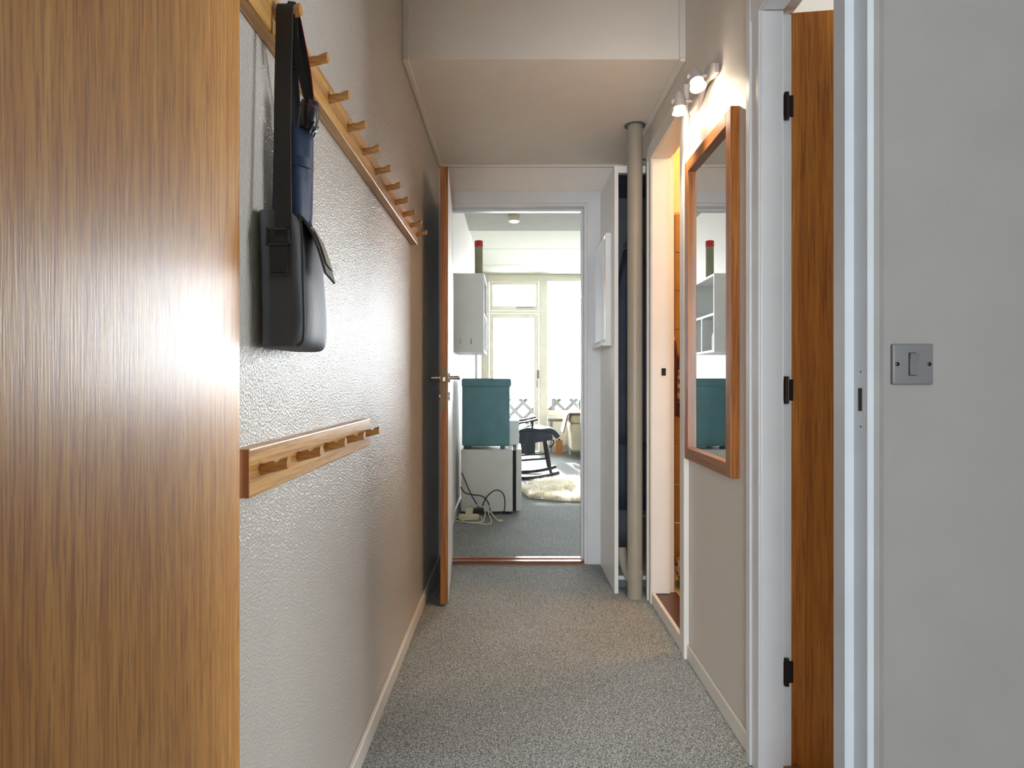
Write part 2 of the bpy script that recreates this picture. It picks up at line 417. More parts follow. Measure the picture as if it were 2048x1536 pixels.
struct('ceiling', box(-0.60, 0.76, 0.87, 2.45, 2.62, 2.70), 'ceil', 'hallway ceiling in front of the dropped soffit', 'ceiling')
struct('ceiling_soffit', box(XL, XR, 2.385, YE, 2.263, 2.62), 'ceil', 'dropped beige soffit above the far hallway', 'ceiling')
cl = structE('ceiling_living', (1.4, 6.5, 2.62), 'white panelled living room ceiling with cross joints', 'ceiling')
obj('ceiling_board', box(-0.5, 3.5, 3.65, 6.41, 2.585, 2.70), 'ceilshade', cl)
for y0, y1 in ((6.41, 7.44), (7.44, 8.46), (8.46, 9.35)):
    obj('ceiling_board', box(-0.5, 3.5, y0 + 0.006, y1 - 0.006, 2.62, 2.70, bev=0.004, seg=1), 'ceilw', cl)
obj('ceiling_backing', box(-0.5, 3.5, 3.65, 9.35, 2.70, 2.74), 'ceilw', cl)

# trims along the soffit
t1 = struct('trim_1', box(XL, XL + 0.024, 2.37, 2.385, 2.263, 2.62, bev=0.003), 'trim', 'upright cover strip at left edge of the soffit face', 'trim')
struct('trim_2', box(XR - 0.024, XR, 2.37, 2.385, 2.263, 2.62, bev=0.003), 'trim', 'upright cover strip at right edge of the soffit face', 'trim')
struct('trim_3', box(XL, XL + 0.022, 2.37, YE, 2.249, 2.263, bev=0.004), 'ceil', 'cover strip between soffit underside and left wall', 'trim')
struct('trim_4', box(XR - 0.022, XR, 2.37, YE, 2.249, 2.263, bev=0.004), 'ceil', 'cover strip between soffit underside and right wall', 'trim')
struct('trim_5', box(XL + 0.022, XR - 0.022, YE - 0.022, YE, 2.249, 2.263, bev=0.004), 'ceil', 'cover strip where soffit meets the end wall', 'trim')
def skirting(name, x0, x1, y0, y1, label, h=0.055):
    struct(name, box(x0, x1, y0, y1, 0, h, bev=0.003), 'trim', label, 'baseboard')
skirting('baseboard_left', XL, XL + 0.013, 0.92, 3.53, 'white baseboard along the left hallway wall')
skirting('baseboard_right', XR - 0.010, XR, 1.70, 2.33, 'white baseboard under the teak mirror')
skirting('baseboard_living_left', -0.44, -0.425, 3.66, 9.25, 'white baseboard along the living room left wall', 0.07)
skirting('baseboard_window', 0.53, 3.5, 9.237, 9.25, 'white baseboard below the living room window', 0.08)

# ---- end doorway frame
d1 = structE('door_1', (0.04, YE, 0), 'white frame of the doorway into the living room', 'door frame')
for s, xa, xb in (('casing', -0.415, -0.345), ('casing', 0.425, 0.505)):
    obj('casing', box(xa, xb, YE - 0.016, YE, 0, 2.115, bev=0.003), 'trimc', d1)
obj('casing', box(-0.415, 0.505, YE - 0.0175, YE, 2.045, 2.115, bev=0.003), 'trimc', d1)
obj('jamb', box(-0.375, -0.345, YE - 0.005, 3.665, 0, 2.045, bev=0.002), 'trimc', d1)
obj('jamb', box(0.410, 0.44, YE - 0.005, 3.665, 0, 2.045, bev=0.002), 'trimc', d1)
obj('head_jamb', box(-0.345, 0.410, YE - 0.005, 3.665, 2.03, 2.06, bev=0.002), 'trimc', d1)
obj('door_stop', box(0.398, 0.410, 3.60, 3.64, 0, 2.03, bev=0.002), 'trimc', d1)
obj('door_stop', box(-0.345, 0.398, 3.60, 3.64, 2.016, 2.03, bev=0.002), 'trimc', d1)
obj('threshold', prism([(3.54, 0.0), (3.555, 0.014), (3.585, 0.014), (3.592, 0.009), (3.603, 0.009), (3.61, 0.016), (3.645, 0.016), (3.66, 0.0)], 0, -0.345, 0.41), 'sill', d1)

# ---- side-room doorway frame (right wall, near)
d2 = structE('door_2', (0.66, 1.3, 0), 'white frame of the side room doorway beside the mirror', 'door frame')
def casing_y(parent, ya, yb, z1, flip=1, mat='trimc'):
    obj('casing', box(0.644, XR - 0.0005, ya + 0.002, yb, 0, z1 - 0.001, bev=0.002), mat, parent)
    ym = yb if flip > 0 else ya
    obj('casing_bead', box(0.639, XR - 0.001, (ym - 0.028) if flip > 0 else ym - 0.001, ym + 0.001 if flip > 0 else ym + 0.028, 0, z1 - 0.002, bev=0.002), mat, parent)
casing_y(d2, 1.63, 1.708, 2.07)
obj('head_casing', box(0.641, XR - 0.0015, 0.94, 1.702, 2.001, 2.07, bev=0.002), 'trimc', d2)
obj('jamb', box(0.649, 0.708, 1.628, 1.7055, 0, 2.0, bev=0.003), 'trimc', d2)
obj('rebate', box(0.708, 0.736, 1.645, 1.7055, 0, 2.0, bev=0.002), 'trimc', d2)
obj('jamb', box(0.649, 0.775, 0.97, 0.99, 0, 2.0, bev=0.003), 'trimc', d2)
obj('head_jamb', box(0.649, 0.708, 0.99, 1.629, 2.0, 2.03, bev=0.003), 'trimc', d2)
obj('threshold', prism([(0.65, 0), (0.66, 0.018), (0.75, 0.022), (0.77, 0.0)], 1, 0.99, 1.645), 'sill', d2)

# ---- bathroom doorway frame
d3 = structE('door_3', (0.66, 2.65, 0), 'white frame of the bathroom doorway next to the pipe', 'door frame')
casing_y(d3, 2.90, 2.98, 2.10, 1, 'trim')
casing_y(d3, 2.325, 2.40, 2.10, -1, 'trim')
obj('head_casing', box(0.6405, XR - 0.0015, 2.322, 2.983, 2.071, 2.14, bev=0.002), 'trim', d3)
obj('jamb', box(0.649, 0.735, 2.898, 2.93, 0.05, 2.07, bev=0.002), 'trim', d3)
obj('jamb', box(0.649, 0.735, 2.37, 2.402, 0.05, 2.07, bev=0.002), 'trim', d3)
obj('head_jamb', box(0.649, 0.735, 2.402, 2.898, 2.07, 2.10, bev=0.002), 'trim', d3)
obj('sill_strip', box(0.648, 0.664, 2.402, 2.898, 0.0, 0.055, bev=0.003), 'trim', d3)
obj('sill', box(0.664, 0.77, 2.37, 2.93, 0.0, 0.048, bev=0.002), 'darksill', d3)
obj('strike_plate', box(0.693, 0.713, 2.895, 2.899, 1.062, 1.096), 'darkmetal', d3)

# ---- front door frame (right jamb with strike hole, left hinge jamb, head)
d4 = structE('door_4', (0.05, 0.89, -0.02), 'grey-white front door frame with an empty strike hole', 'door frame')
obj('strike_jamb', prism([(0.489, 0.860), (0.498, 0.860), (0.511, 0.862), (0.511, 0.925), (0.476, 0.925), (0.476, 0.894), (0.489, 0.894)], 2, -0.02, 2.12), 'frametrim', d4)
obj('cover_strip', prism([(0.498, 0.8595), (0.5035, 0.8565), (0.510, 0.8575), (0.512, 0.863), (0.498, 0.863)], 2, -0.02, 2.12), 'greytrim', d4)
obj('strike_hole', box(0.4878, 0.4892, 0.873, 0.8805, 0.990, 1.022), 'dark', d4)
for z in (1.045, 0.968): obj('screw', lathe([(0.0012, 0), (0.0012, 0.0009)], (0.4892, 0.876, z), (-1, 0, 0), 8), 'darkmetal', d4)
obj('hinge_jamb', box(-0.50, -0.44, 0.862, 0.925, -0.02, 2.12, bev=0.002), 'trimc', d4)
obj('head_jamb', box(-0.44, 0.476, 0.862, 0.925, 2.07, 2.12, bev=0.002), 'trimc', d4)

# ================================================================== DOOR LEAVES
# front door leaf, hinged left, swung out towards the landing
ang = math.radians(10)
fx, fy = -0.370, 0.850
Mx = Matrix.Translation((fx, fy, 0)) @ Matrix(((math.cos(ang), math.sin(ang), 0, 0), (-math.sin(ang), math.cos(ang), 0, 0), (0, 0, 1, 0), (0, 0, 0, 1)))
# local frame: leaf runs along -y from the hinge edge, inner face at local x = 0
Mx = Matrix.Translation((fx, fy, 0)) @ Matrix.Rotation(ang, 4, 'Z')
t = thing('front_door', (fx, fy - 0.4, 0.0), 'large oak-veneer front door standing open at left edge', 'door')
obj('leaf', box(-0.042, 0.0, -0.86, 0.0, 0.0, 2.06, bev=0.002, mat=Mx), 'doorwood', t)
obj('handle_plate', box(0.0, 0.004, -0.83, -0.79, 0.92, 1.10, bev=0.001, mat=Mx), 'steel', t)
for z in (0.25, 1.75): obj('hinge', tube([Mx @ Vector((-0.047, 0.0, z)), Mx @ Vector((-0.047, 0.0, z + 0.09))], 0.006), 'darkmetal', t)

# end door leaf (white faces, wooden edge), opened 90 degrees against left wall
ax0, ay0 = -0.338, 3.535; ax1, ay1 = -0.294, 2.873
L = math.hypot(ax1 - ax0, ay1 - ay0); a2 = math.atan2(ay1 - ay0, ax1 - ax0)
Me = rotz(ax0, ay0, a2)       # local x along leaf from hinge, right face at local y = 0 (+x side)
t = thing('interior_door', ((ax0 + ax1) / 2 - 0.02, (ay0 + ay1) / 2, 0.012), 'white living room door opened flat beside the left wall, brown wooden edge showing', 'door')
# local +y after rotation about -86 deg points to +x
obj('leaf', box(0, L - 0.004, -0.036, 0.0, 0.012, 2.024, bev=0.0015, mat=Me), 'white', t)
obj('edge_band', box(L - 0.004, L, -0.036, 0.0, 0.012, 2.024, bev=0.001, mat=Me), 'dooredge', t, label='orange-brown wooden door edge')
lk = obj('lock_plate', box(L, L + 0.0015, -0.027, -0.009, 0.90, 1.10, bev=0.0005, mat=Me), 'brassy', t)
obj('latch_bolt', box(L, L + 0.010, -0.024, -0.012, 1.035, 1.055, bev=0.001, mat=Me), 'steel', lk)
for sgn in (1, -1):
    y0 = 0.0 if sgn > 0 else -0.036
    h = obj('handle', tube(smooth_path([Me @ Vector((L - 0.06, y0, 1.052)), Me @ Vector((L - 0.06, y0 + sgn * 0.038, 1.052)), Me @ Vector((L - 0.072, y0 + sgn * 0.046, 1.052)), Me @ Vector((L - 0.165, y0 + sgn * 0.046, 1.050))], 5), 0.009, 10), 'steel', t, smooth=True)
    obj('rosette', lathe([(0.024, 0), (0.024, 0.006), (0.018, 0.009)], Me @ Vector((L - 0.06, y0, 1.052)), (Me.to_3x3() @ Vector((0, sgn, 0))), 20), 'steel', h)
    k2 = obj('keyhole_plate', lathe([(0.02, 0), (0.02, 0.007)], Me @ Vector((L - 0.06, y0, 0.965)), (Me.to_3x3() @ Vector((0, sgn, 0))), 18), 'steel', t)
for z in (0.22, 1.0, 1.78): obj('hinge', tube([(ax0 - 0.04, ay0 + 0.004, z), (ax0 - 0.04, ay0 + 0.004, z + 0.09)], 0.006), 'steel', t)

# side-room door leaf (red-brown), opened into that room
a3 = math.radians(-8)
Mr = rotz(0.741, 1.660, a3)
t = thing('side_room_door', (1.05, 1.66, 0.025), 'red-brown veneer door standing open inside the right-hand doorway', 'door')
obj('leaf', box(0, 0.62, 0.0, 0.038, 0.008, 2.012, bev=0.0015, mat=Mr), 'tealdoor', t)
obj('edge_band', box(-0.003, 0.0, 0.0, 0.038, 0.03, 2.012, mat=Mr), 'dooredge', t)
for z in (1.755, 1.01, 0.27):
    h = obj('hinge', tube([(0.7205, 1.640, z - 0.036), (0.7205, 1.640, z + 0.036)], 0.0065, 10), 'darkmetal', t, smooth=True)
    obj('hinge_leaf', box(0.7205, 0.738, 1.6385, 1.642, z - 0.028, z + 0.028), 'darkmetal', h)
    obj('hinge_leaf', box(0.712, 0.7205, 1.636, 1.6385, z - 0.028, z + 0.028), 'darkmetal', h)

# ================================================================== COAT RACKS
def peg_mesh():
    # peg along +x from local origin, tilted slightly up, with a notch on top near the tip
    bm = B(); prof = [(0.0, 0.0095, 0), (0.018, 0.0095, 0), (0.022, 0.0095, 0.0045), (0.027, 0.0095, 0.0045), (0.030, 0.0095, 0), (0.043, 0.0095, 0)]
    rings = []
    for x, r, cut in prof:
        ring = []
        for j in range(14):
            a = 2 * math.pi * j / 14; y = r * math.sin(a); z = r * math.cos(a)
            z = min(z, r - cut)
            ring.append(bm.verts.new((x, y, z + 0.26 * x)))
        rings.append(ring)
    for a, b in zip(rings, rings[1:]):
        for j in range(14): bm.faces.new((a[j], a[(j + 1) % 14], b[(j + 1) % 14], b[j]))
    bm.faces.new(list(reversed(rings[0]))); bm.faces.new(rings[-1])
    bmesh.ops.recalc_face_normals(bm, faces=bm.faces[:])
    me = bpy.data.meshes.new('peg'); bm.to_mesh(me); bm.free(); me.materials.append(M['beechpeg'])
    for p in me.polygons: p.use_smooth = True
    me.set_sharp_from_angle(angle=math.radians(35))
    return me
PEG = peg_mesh()
def rack(name, y0, y1, z0, z1, pegs, label):
    t = thing(name, (XL, (y0 + y1) / 2, z0), label, 'coat rack')
    obj('board', box(XL, XL + 0.025, y0, y1, z0, z1, bev=0.0025), 'beech', t)
    obj('board_end', box(XL + 0.001, XL + 0.0245, y0 - 0.001, y0 + 0.0005, z0 + 0.001, z1 - 0.001), 'beechend', t)
    zc = (z0 + z1) / 2
    for y in pegs:
        p = bpy.data.objects.new('peg', PEG); COL.objects.link(p); p.parent = t
        p.location = Vector((XL + 0.024, y, zc)) - t.location
    return t
rack('coat_rack', 0.928, 2.58, 1.597, 1.670, [1.03 + 0.1525 * i for i in range(11)], 'long beech coat rack high on the left wall, many pegs')
rack('coat_rack', 0.928, 1.717, 0.857, 0.931, [0.975 + 0.167 * i for i in range(5)], 'short beech coat rack low on the left wall with five pegs')

# ================================================================== BAG AND UMBRELLA
t = thing('shoulder_bag', (-0.37, 1.1, 1.08), 'charcoal nylon shoulder bag hanging by its strap from the upper rack', 'bag')
rings = []
prof = [(1.086, 0.72, 0.0), (1.082 + 0.008, 0.90, 0.002), (1.105, 1.0, 0.004), (1.15, 1.02, 0.006), (1.20, 0.98, 0.003), (1.25, 0.95, 0.0), (1.29, 0.90, -0.004), (1.306, 0.80, -0.006), (1.312, 0.60, -0.008)]
for z, s, bx in prof:
    ring = []
    for j in range(40):
        a = 2 * math.pi * j / 40; c, sn = math.cos(a), math.sin(a); e = 0.42
        u = math.copysign(abs(c) ** e, c); w = math.copysign(abs(sn) ** e, sn)
        y = 1.098 + 0.098 * w * (0.9 + 0.1 * s)
        depth = 0.040 * s * (1.0 - 0.22 * (w + 1) / 2)
        x = -0.4125 + depth + bx * 0.4 + u * depth
        nz = noise.noise(Vector((x * 22, y * 22, z * 16)))
        x += 0.0035 * nz * (1 if u > -0.5 else 0); y += 0.003 * nz
        x = max(x, -0.4145)
        ring.append((x, y, z))
    rings.append(ring)
bd = obj('body', loft(rings), 'bagcloth', t, smooth=2)
md = bd.modifiers.new('round', 'SUBSURF'); md.levels = 1; md.render_levels = 2
# open flap standing off the front face
grid = []
for i in range(9):
    s = i / 8; row = []
    for j in range(7):
        w = j / 6
        y = 1.030 + 0.09 * w
        x = -0.354 + 0.046 * s ** 0.8 - 0.010 * w
        z = 1.309 - 0.098 * s + 0.012 * math.sin(s * 3.14) - 0.004 * w
        row.append((x, y, z))
    grid.append(row)
fl = obj('flap', sheet(grid, 0.004), 'bagcloth', t, smooth=True)
g2 = [[(Vector(p) + Vector((0.0040, 0.0, 0.0015))) for p in r[1:6]] for r in grid[2:8]]
obj('flap_lining', sheet(g2, 0.0015), 'baglining', fl, smooth=True, label='olive-grey lining panel of the flap')
# strap over the peg, down the near gusset and the far gusset
near = smooth_path([(-0.366, 1.0, 1.262), (-0.368, 1.004, 1.33), (-0.371, 1.010, 1.45), (-0.371, 1.0175, 1.60), (-0.371, 1.020, 1.640), (-0.371, 1.030, 1.652), (-0.371, 1.041, 1.640), (-0.372, 1.05, 1.56)], 6)
obj('strap', ribbon(near, (1, 0, 0.0), 0.027, 0.003), 'black', t, smooth=True)
far = smooth_path([(-0.371, 1.041, 1.640), (-0.378, 1.07, 1.56), (-0.385, 1.12, 1.45), (-0.39, 1.165, 1.36), (-0.392, 1.19, 1.30)], 6)
obj('strap', ribbon(far, (1, 0.0, 0.0), 0.024, 0.003), 'black', t, smooth=True)
st = obj('strap_tab', ribbon([(-0.372, 0.9975, 1.205), (-0.372, 0.9955, 1.23), (-0.372, 0.996, 1.262)], (1, 0, 0), 0.027, 0.004), 'black', t)
bk = B()
zc, xc, yb_ = 1.262, -0.372, 0.9935
for x0, x1, z0, z1 in ((-0.019, 0.019, 0.010, 0.014), (-0.019, 0.019, -0.014, -0.010), (-0.019, -0.015, -0.014, 0.014), (0.015, 0.019, -0.014, 0.014)):
    abox(bk, xc + x0, xc + x1, yb_ - 0.003, yb_ + 0.002, zc + z0, zc + z1, bev=0.001, seg=1)
obj('buckle', bk, 'blackplastic', t)
obj('piping', tube(smooth_path([(-0.341, 1.004, 1.300), (-0.3365, 0.9995, 1.27), (-0.334, 0.997, 1.20), (-0.332, 0.996, 1.14), (-0.3345, 1.0, 1.10), (-0.345, 1.004, 1.089)], 6), 0.0022, 6), 'blackplastic', t, smooth=True)
obj('clip', tube(smooth_path([(-0.385, 1.115, 1.415), (-0.379, 1.113, 1.41), (-0.378, 1.116, 1.395), (-0.384, 1.118, 1.388), (-0.389, 1.117, 1.398), (-0.385, 1.115, 1.415)], 5), 0.0022, 6), 'blackplastic', t, smooth=True)
obj('seam', ribbon([(-0.372, 0.9945, 1.203), (-0.372, 0.9945, 1.2005)], (1, 0, 0), 0.030, 0.003), 'blackplastic', st)

t = thing('umbrella', (-0.375, 1.08, 1.32), 'folded navy umbrella with black handle hanging behind the bag strap', 'umbrella')
ux, uy = -0.358, 1.075
uax = Vector((0.10, -0.02, 1)).normalized()
rg = []
for i in range(12):
    s = i / 11; z = 1.298 + 0.164 * s; r = 0.0335 * (1 - 0.06 * s) * (0.94 if i == 11 else 1)
    cx = ux - 0.016 - 0.006 * (1 - s); ring = []
    for j in range(28):
        a = 2 * math.pi * j / 28
        rr = r * (1 + 0.07 * math.sin(a * 5 + s * 2.5))
        ring.append((max(cx + rr * math.cos(a), -0.4125), uy + rr * 0.8 * math.sin(a), z + 0.004 * math.sin(a * 3)))
    rg.append(ring)
obj('canopy', loft(rg), 'navy', t, smooth=2)
obj('tie_band', loft([[(v[0] * 1.0, v[1], v[2]) for v in [(max(ux - 0.018 + 0.0338 * math.cos(2 * math.pi * j / 24), -0.4135), uy + 0.0285 * math.sin(2 * math.pi * j / 24), z) for j in range(24)]] for z in (1.395, 1.412)]), 'navy', t, smooth=True)
hd = obj('handle', lathe([(0.012, 0), (0.0155, 0.004), (0.0165, 0.02), (0.0165, 0.042), (0.0145, 0.05), (0.006, 0.053)], (ux + 0.006, uy, 1.462), uax, 24), 'blackplastic', t, smooth=True)
obj('ring', lathe([(0.0168, 0), (0.0172, 0.0012), (0.0168, 0.0024)], Vector((ux + 0.006, uy, 1.462)) + uax * 0.0385, uax, 24), 'crimson', hd, smooth=True, label='thin crimson ring')
lp = smooth_path([(ux + 0.011, uy, 1.512), (ux + 0.008, 1.066, 1.56), (ux + 0.0, 1.052, 1.62), (ux - 0.004, 1.034, 1.656), (ux - 0.004, 1.024, 1.64), (ux + 0.0, 1.045, 1.57), (ux + 0.009, 1.066, 1.512)], 5)
obj('wrist_loop', ribbon(lp, (1, 0.2, 0), 0.011, 0.002), 'black', hd, smooth=True)
lp2 = [p + Vector((0.0062, 0.0, 0)) for p in lp[:14]]
obj('loop_piping', tube(lp2, 0.0012, 6), 'crimson', hd)
for j in range(3):
    obj('rib_tip', tube([(ux + 0.013, uy - 0.012 + 0.011 * j, 1.455), (ux + 0.022, uy - 0.012 + 0.011 * j, 1.474)], 0.0016, 6), 'blackplastic', t)

# ================================================================== WALL MIRROR
t = thing('wall_mirror', (XR, 2.05, 0.752), 'tall teak-framed mirror on the right hallway wall', 'mirror')
my0, my1, mz0, mz1, fw = 1.81, 2.294, 0.752, 1.832, 0.042
xf = XR - 0.027
obj('frame_side', box(xf, XR, my0, my0 + fw, mz0, mz1, bev=0.0015), 'teakv', t)
obj('frame_side', box(xf, XR, my1 - fw, my1, mz0, mz1, bev=0.0015), 'teakv', t)
obj('frame_rail', box(xf, XR, my0 + fw, my1 - fw, mz1 - fw, mz1, bev=0.0015), 'teakh', t)
obj('frame_rail', box(xf, XR, my0 + fw, my1 - fw, mz0, mz0 + fw, bev=0.0015), 'teakh', t)
obj('glass', box(xf + 0.016, xf + 0.020, my0 + 0.03, my1 - 0.03, mz0 + 0.03, mz1 - 0.03), 'mirror', t)

# ================================================================== WALL SPOTLIGHT
t = thing('wall_spotlight', (XR, 2.13, 1.98), 'two-headed silver spotlight bar lit above the teak mirror', 'lamp')
pl = []
for i in range(13):
    s = i / 12; y = 1.975 + 0.30 * s
    pl.append((XR - 0.012 - 0.006 * math.sin(s * 6.28), y, 2.025 + 0.014 * math.sin(s * 6.28)))
obj('bar', ribbon(pl, (0, 0, 1), 0.045, 0.014, widths=[0.03, 0.05, 0.052, 0.045, 0.036, 0.03, 0.028, 0.03, 0.036, 0.045, 0.05, 0.05, 0.03]), 'lampgrey', t, smooth=True)
WARM = (1.0, 0.86, 0.68)
for (hy, hz, aim) in ((2.045, 2.022, Vector((0.10, -0.42, -1.0))), (2.245, 2.030, Vector((0.03, 0.05, -1.0)))):
    hx = 0.602; aim.normalize(); up = -aim
    arm = obj('arm', tube([(XR - 0.014, hy, hz + 0.012), (hx, hy, hz + 0.012)], 0.006, 8), 'lampgrey', t, smooth=True)
    obj('knob', lathe([(0.008, 0), (0.010, 0.004), (0.006, 0.010)], (hx - 0.020, hy, hz + 0.012), (-1, 0, 0), 14), 'lampgrey', arm, smooth=True)
    c = Vector((hx, hy, hz))
    hd = obj('lamp_head', lathe([(0.004, 0.046), (0.014, 0.040), (0.021, 0.018), (0.024, -0.012), (0.022, -0.013)], c, up, 22, caps=True), 'lampgrey', t, smooth=True)
    obj('reflector', lathe([(0.018, -0.011), (0.0265, -0.034), (0.0245, -0.034)], c, up, 22, caps=False), 'lampglass', hd, smooth=True)
    obj('bulb', lathe([(0.006, -0.028), (0.018, -0.033), (0.0245, -0.0335), (0.016, -0.037), (0.004, -0.038)], c, up, 22), 'bulb', hd, smooth=True)
    ld = bpy.data.lights.new('halogen_spot', 'SPOT'); lo = bpy.data.objects.new('halogen_spot', ld); COL.objects.link(lo)
    ld.energy = 17; ld.color = WARM; ld.spot_size = math.radians(84); ld.spot_blend = 0.9; ld.shadow_soft_size = 0.022
    lo.location = c + aim * 0.042; lo.rotation_euler = aim.to_track_quat('-Z', 'Y').to_euler()
    # light leaking sideways and back through the glass reflector of the bulb
    ld = bpy.data.lights.new('halogen_spill', 'POINT'); lo = bpy.data.objects.new('halogen_spill', ld); COL.objects.link(lo)
    ld.energy = 0.4; ld.color = WARM; ld.shadow_soft_size = 0.02; lo.location = c + aim * 0.050 + Vector((-0.015, 0, 0))

# ================================================================== SWITCH PLATE
s0 = 0.86 / 1250
px0, px1 = 758 * s0, 839 * s0; pz1, pz0 = 1.03 + 77 * s0, 1.03 - 4 * s0
t = thing('light_switch', ((px0 + px1) / 2, 0.862, pz0), 'small grey square switch plate on the grey front wall', 'switch')
obj('plate', box(px0, px1, 0.8555, 0.862, pz0, pz1, bev=0.0022, seg=3), 'greyplate', t, smooth=True)
cx, cz = (px0 + px1) / 2, (pz0 + pz1) / 2
w, h = 0.0066, 0.0148
rk = obj('rocker', prism([(0.8556, cz - h), (0.8530, cz - h), (0.8545, cz), (0.8520, cz + h), (0.8556, cz + h)], 0, cx - w + 0.0012, cx + w), 'greyrock', t)
obj('gap', box(cx - w, cx - w + 0.0012, 0.8551, 0.8556, cz - h, cz + h), 'dark', t)
obj('gap', box(cx - w, cx + w * 0.6, 0.8551, 0.8556, cz + h, cz + h + 0.001), 'dark', t)
obj('gap', box(cx - w, cx + w * 0.6, 0.8551, 0.8556, cz - h - 0.001, cz - h), 'dark', t)
for sx in (-1, 1): obj('screw', lathe([(0.0029, 0), (0.0027, 0.0008), (0.0015, 0.0014)], (cx + sx * 0.0218, 0.8556, cz), (0, -1, 0), 14), 'darkmetal', t, smooth=True)

# ================================================================== PIPE AND CLOSET
t = thing('standpipe', (0.589, 2.995, 0), 'thick cream-painted standpipe from floor to soffit beside the closet', 'pipe')
obj('pipe', tube([(0.589, 2.995, 0), (0.589, 2.995, 2.263)], 0.036, 28), 'pipe', t, smooth=True)
obj('collar', lathe([(0.036, 0), (0.0385, 0.001), (0.0385, 0.03), (0.036, 0.032)], (0.589, 2.995, 0.10), (0, 0, 1), 28), 'pipe', t, smooth=True)
obj('ceiling_ring', lathe([(0.05, 0), (0.05, 0.004)], (0.589, 2.995, 2.258), (0, 0, 1), 28), 'closet', t)
obj('branch', tube(smooth_path([(0.585, 3.0, 0.07), (0.565, 3.06, 0.10), (0.553, 3.10, 0.14), (0.549, 3.13, 0.20)], 5), 0.025, 16), 'pipe', t, smooth=True)
for z in (2.105, 0.385):
    obj('bracket', tube([(0.615, 3.005, z), (0.66, 3.025, z)], 0.005, 8), 'steel', t)
    
t = thing('closet', (0.58, 3.3, 0), 'narrow white closet with half-open front in the far right corner', 'closet')
obj('door', box(0.500, 0.520, 3.05, 3.53, 0.0, 2.09, bev=0.002), 'white', t)
obj('top_rail', box(0.520, 0.66, 3.055, 3.09, 2.055, 2.09, bev=0.002), 'white', t)
obj('back_panel', box(0.755, 0.76, 3.035, 3.545, 0.0, 2.10), 'closet', t)
obj('side_panel', box(0.521, 0.755, 3.525, 3.545, 0.0, 2.09), 'closet', t)
obj('base_shelf', box(0.522, 0.755, 3.12, 3.52, 0.045, 0.065, bev=0.002), 'white', t)
obj('plinth', box(0.522, 0.755, 3.15, 3.17, 0.0, 0.045), 'closet', t)
obj('top_panel', box(0.521, 0.755, 3.09, 3.545, 2.07, 2.09), 'closet', t)
obj('recess_panel', box(0.735, 0.755, 3.04, 3.30, 1.35, 1.72, bev=0.002), 'greypanel', t)
obj('junction_box', box(0.655, 0.70, 3.03, 3.06, 2.00, 2.05, bev=0.003), 'white', t)
def coat(y, x, w, z0, z1, label, mat):
    rgs = []
    for i in range(10):
        s = i / 9; z = z1 - (z1 - z0) * s; hw = w * (0.35 + 0.65 * min(1, s * 4)) / 2; ring = []
        for j in range(24):
            a = 2 * math.pi * j / 24
            f = 1 + 0.14 * math.sin(a * 7 + y * 30) * min(1, s * 2)
            ring.append((x + hw * f * math.cos(a), y + 0.035 * f * (0.5 + 0.5 * min(1, s * 4)) * math.sin(a), z))
        rgs.append(ring)
    tc = thing('coat', (x, y, z0), label, 'coat', 'coats in the closet')
    obj('cloth', loft(rgs), mat, tc, smooth=2)
    obj('hanger_hook', tube(smooth_path([(x, y, z1 - 0.01), (x, y, z1 + 0.03), (x + 0.012, y, z1 + 0.045), (x, y, z1 + 0.055)], 4), 0.002, 6), 'steel', tc)
obj('clothes_rail', tube([(0.635, 3.10, 1.80), (0.635, 3.525, 1.80)], 0.01, 10), 'steel', t, smooth=True)
coat(3.22, 0.635, 0.19, 0.72, 1.745, 'midnight-blue coat hanging nearest the closet opening', 'navycoat')
coat(3.36, 0.635, 0.20, 0.35, 1.745, 'slate coat hanging at the back of the closet', 'coat')

t = thing('hanging_mirror', (0.485, 3.33, 1.22), 'small white-framed mirror hung on the closet door', 'mirror')
obj('backing', box(0.470, 0.500, 3.15, 3.52, 1.235, 1.785, bev=0.002), 'white', t)
obj('glass', box(0.4675, 0.4705, 3.162, 3.508, 1.25, 1.772), 'mirror', t)
obj('ledge', box(0.452, 0.500, 3.145, 3.525, 1.215, 1.235, bev=0.002), 'white', t)

# ================================================================== BATHROOM THINGS
t = thing('hanging_robe', (0.81, 3.15, 0.85), 'maroon and gold robe on a wall hook in the bathroom', 'robe')
def drape(x, y, w, d, z0, z1, ph, seg=20):
    rgs = []
    for i in range(9):
        s = i / 8; z = z1 - (z1 - z0) * s; hw = w * (0.25 + 0.75 * min(1, s * 2.2)) / 2; ring = []
        for j in range(seg):
            a = 2 * math.pi * j / seg; f = 1 + 0.15 * math.sin(a * 5 + ph + s * 2)
            ring.append((x + hw * f * math.cos(a), y + d * f * math.sin(a), z + 0.006 * math.sin(a * 3)))
        rgs.append(ring)
    return loft(rgs)
obj('robe', drape(0.812, 3.145, 0.075, 0.03, 0.86, 1.235, 0.3), 'maroon', t, smooth=2)
obj('towel', drape(0.852, 3.120, 0.055, 0.026, 0.935, 1.205, 1.4), 'gold', t, smooth=2)
obj('hook', tube(smooth_path([(0.805, 3.19, 1.31), (0.805, 3.165, 1.315), (0.808, 3.15, 1.29), (0.815, 3.145, 1.25), (0.818, 3.15, 1.225)], 5), 0.005, 8), 'steel', t, smooth=True)
t = thing('laundry_basket', (0.93, 3.05, 0.03), 'low basket heaped with dappled laundry on the bathroom floor', 'basket')
obj('basket', lathe([(0.10, 0), (0.12, 0.06), (0.125, 0.10)], (0.93, 3.05, 0.03), (0, 0, 1), 20), 'maroon', t, smooth=True)
rgs = []
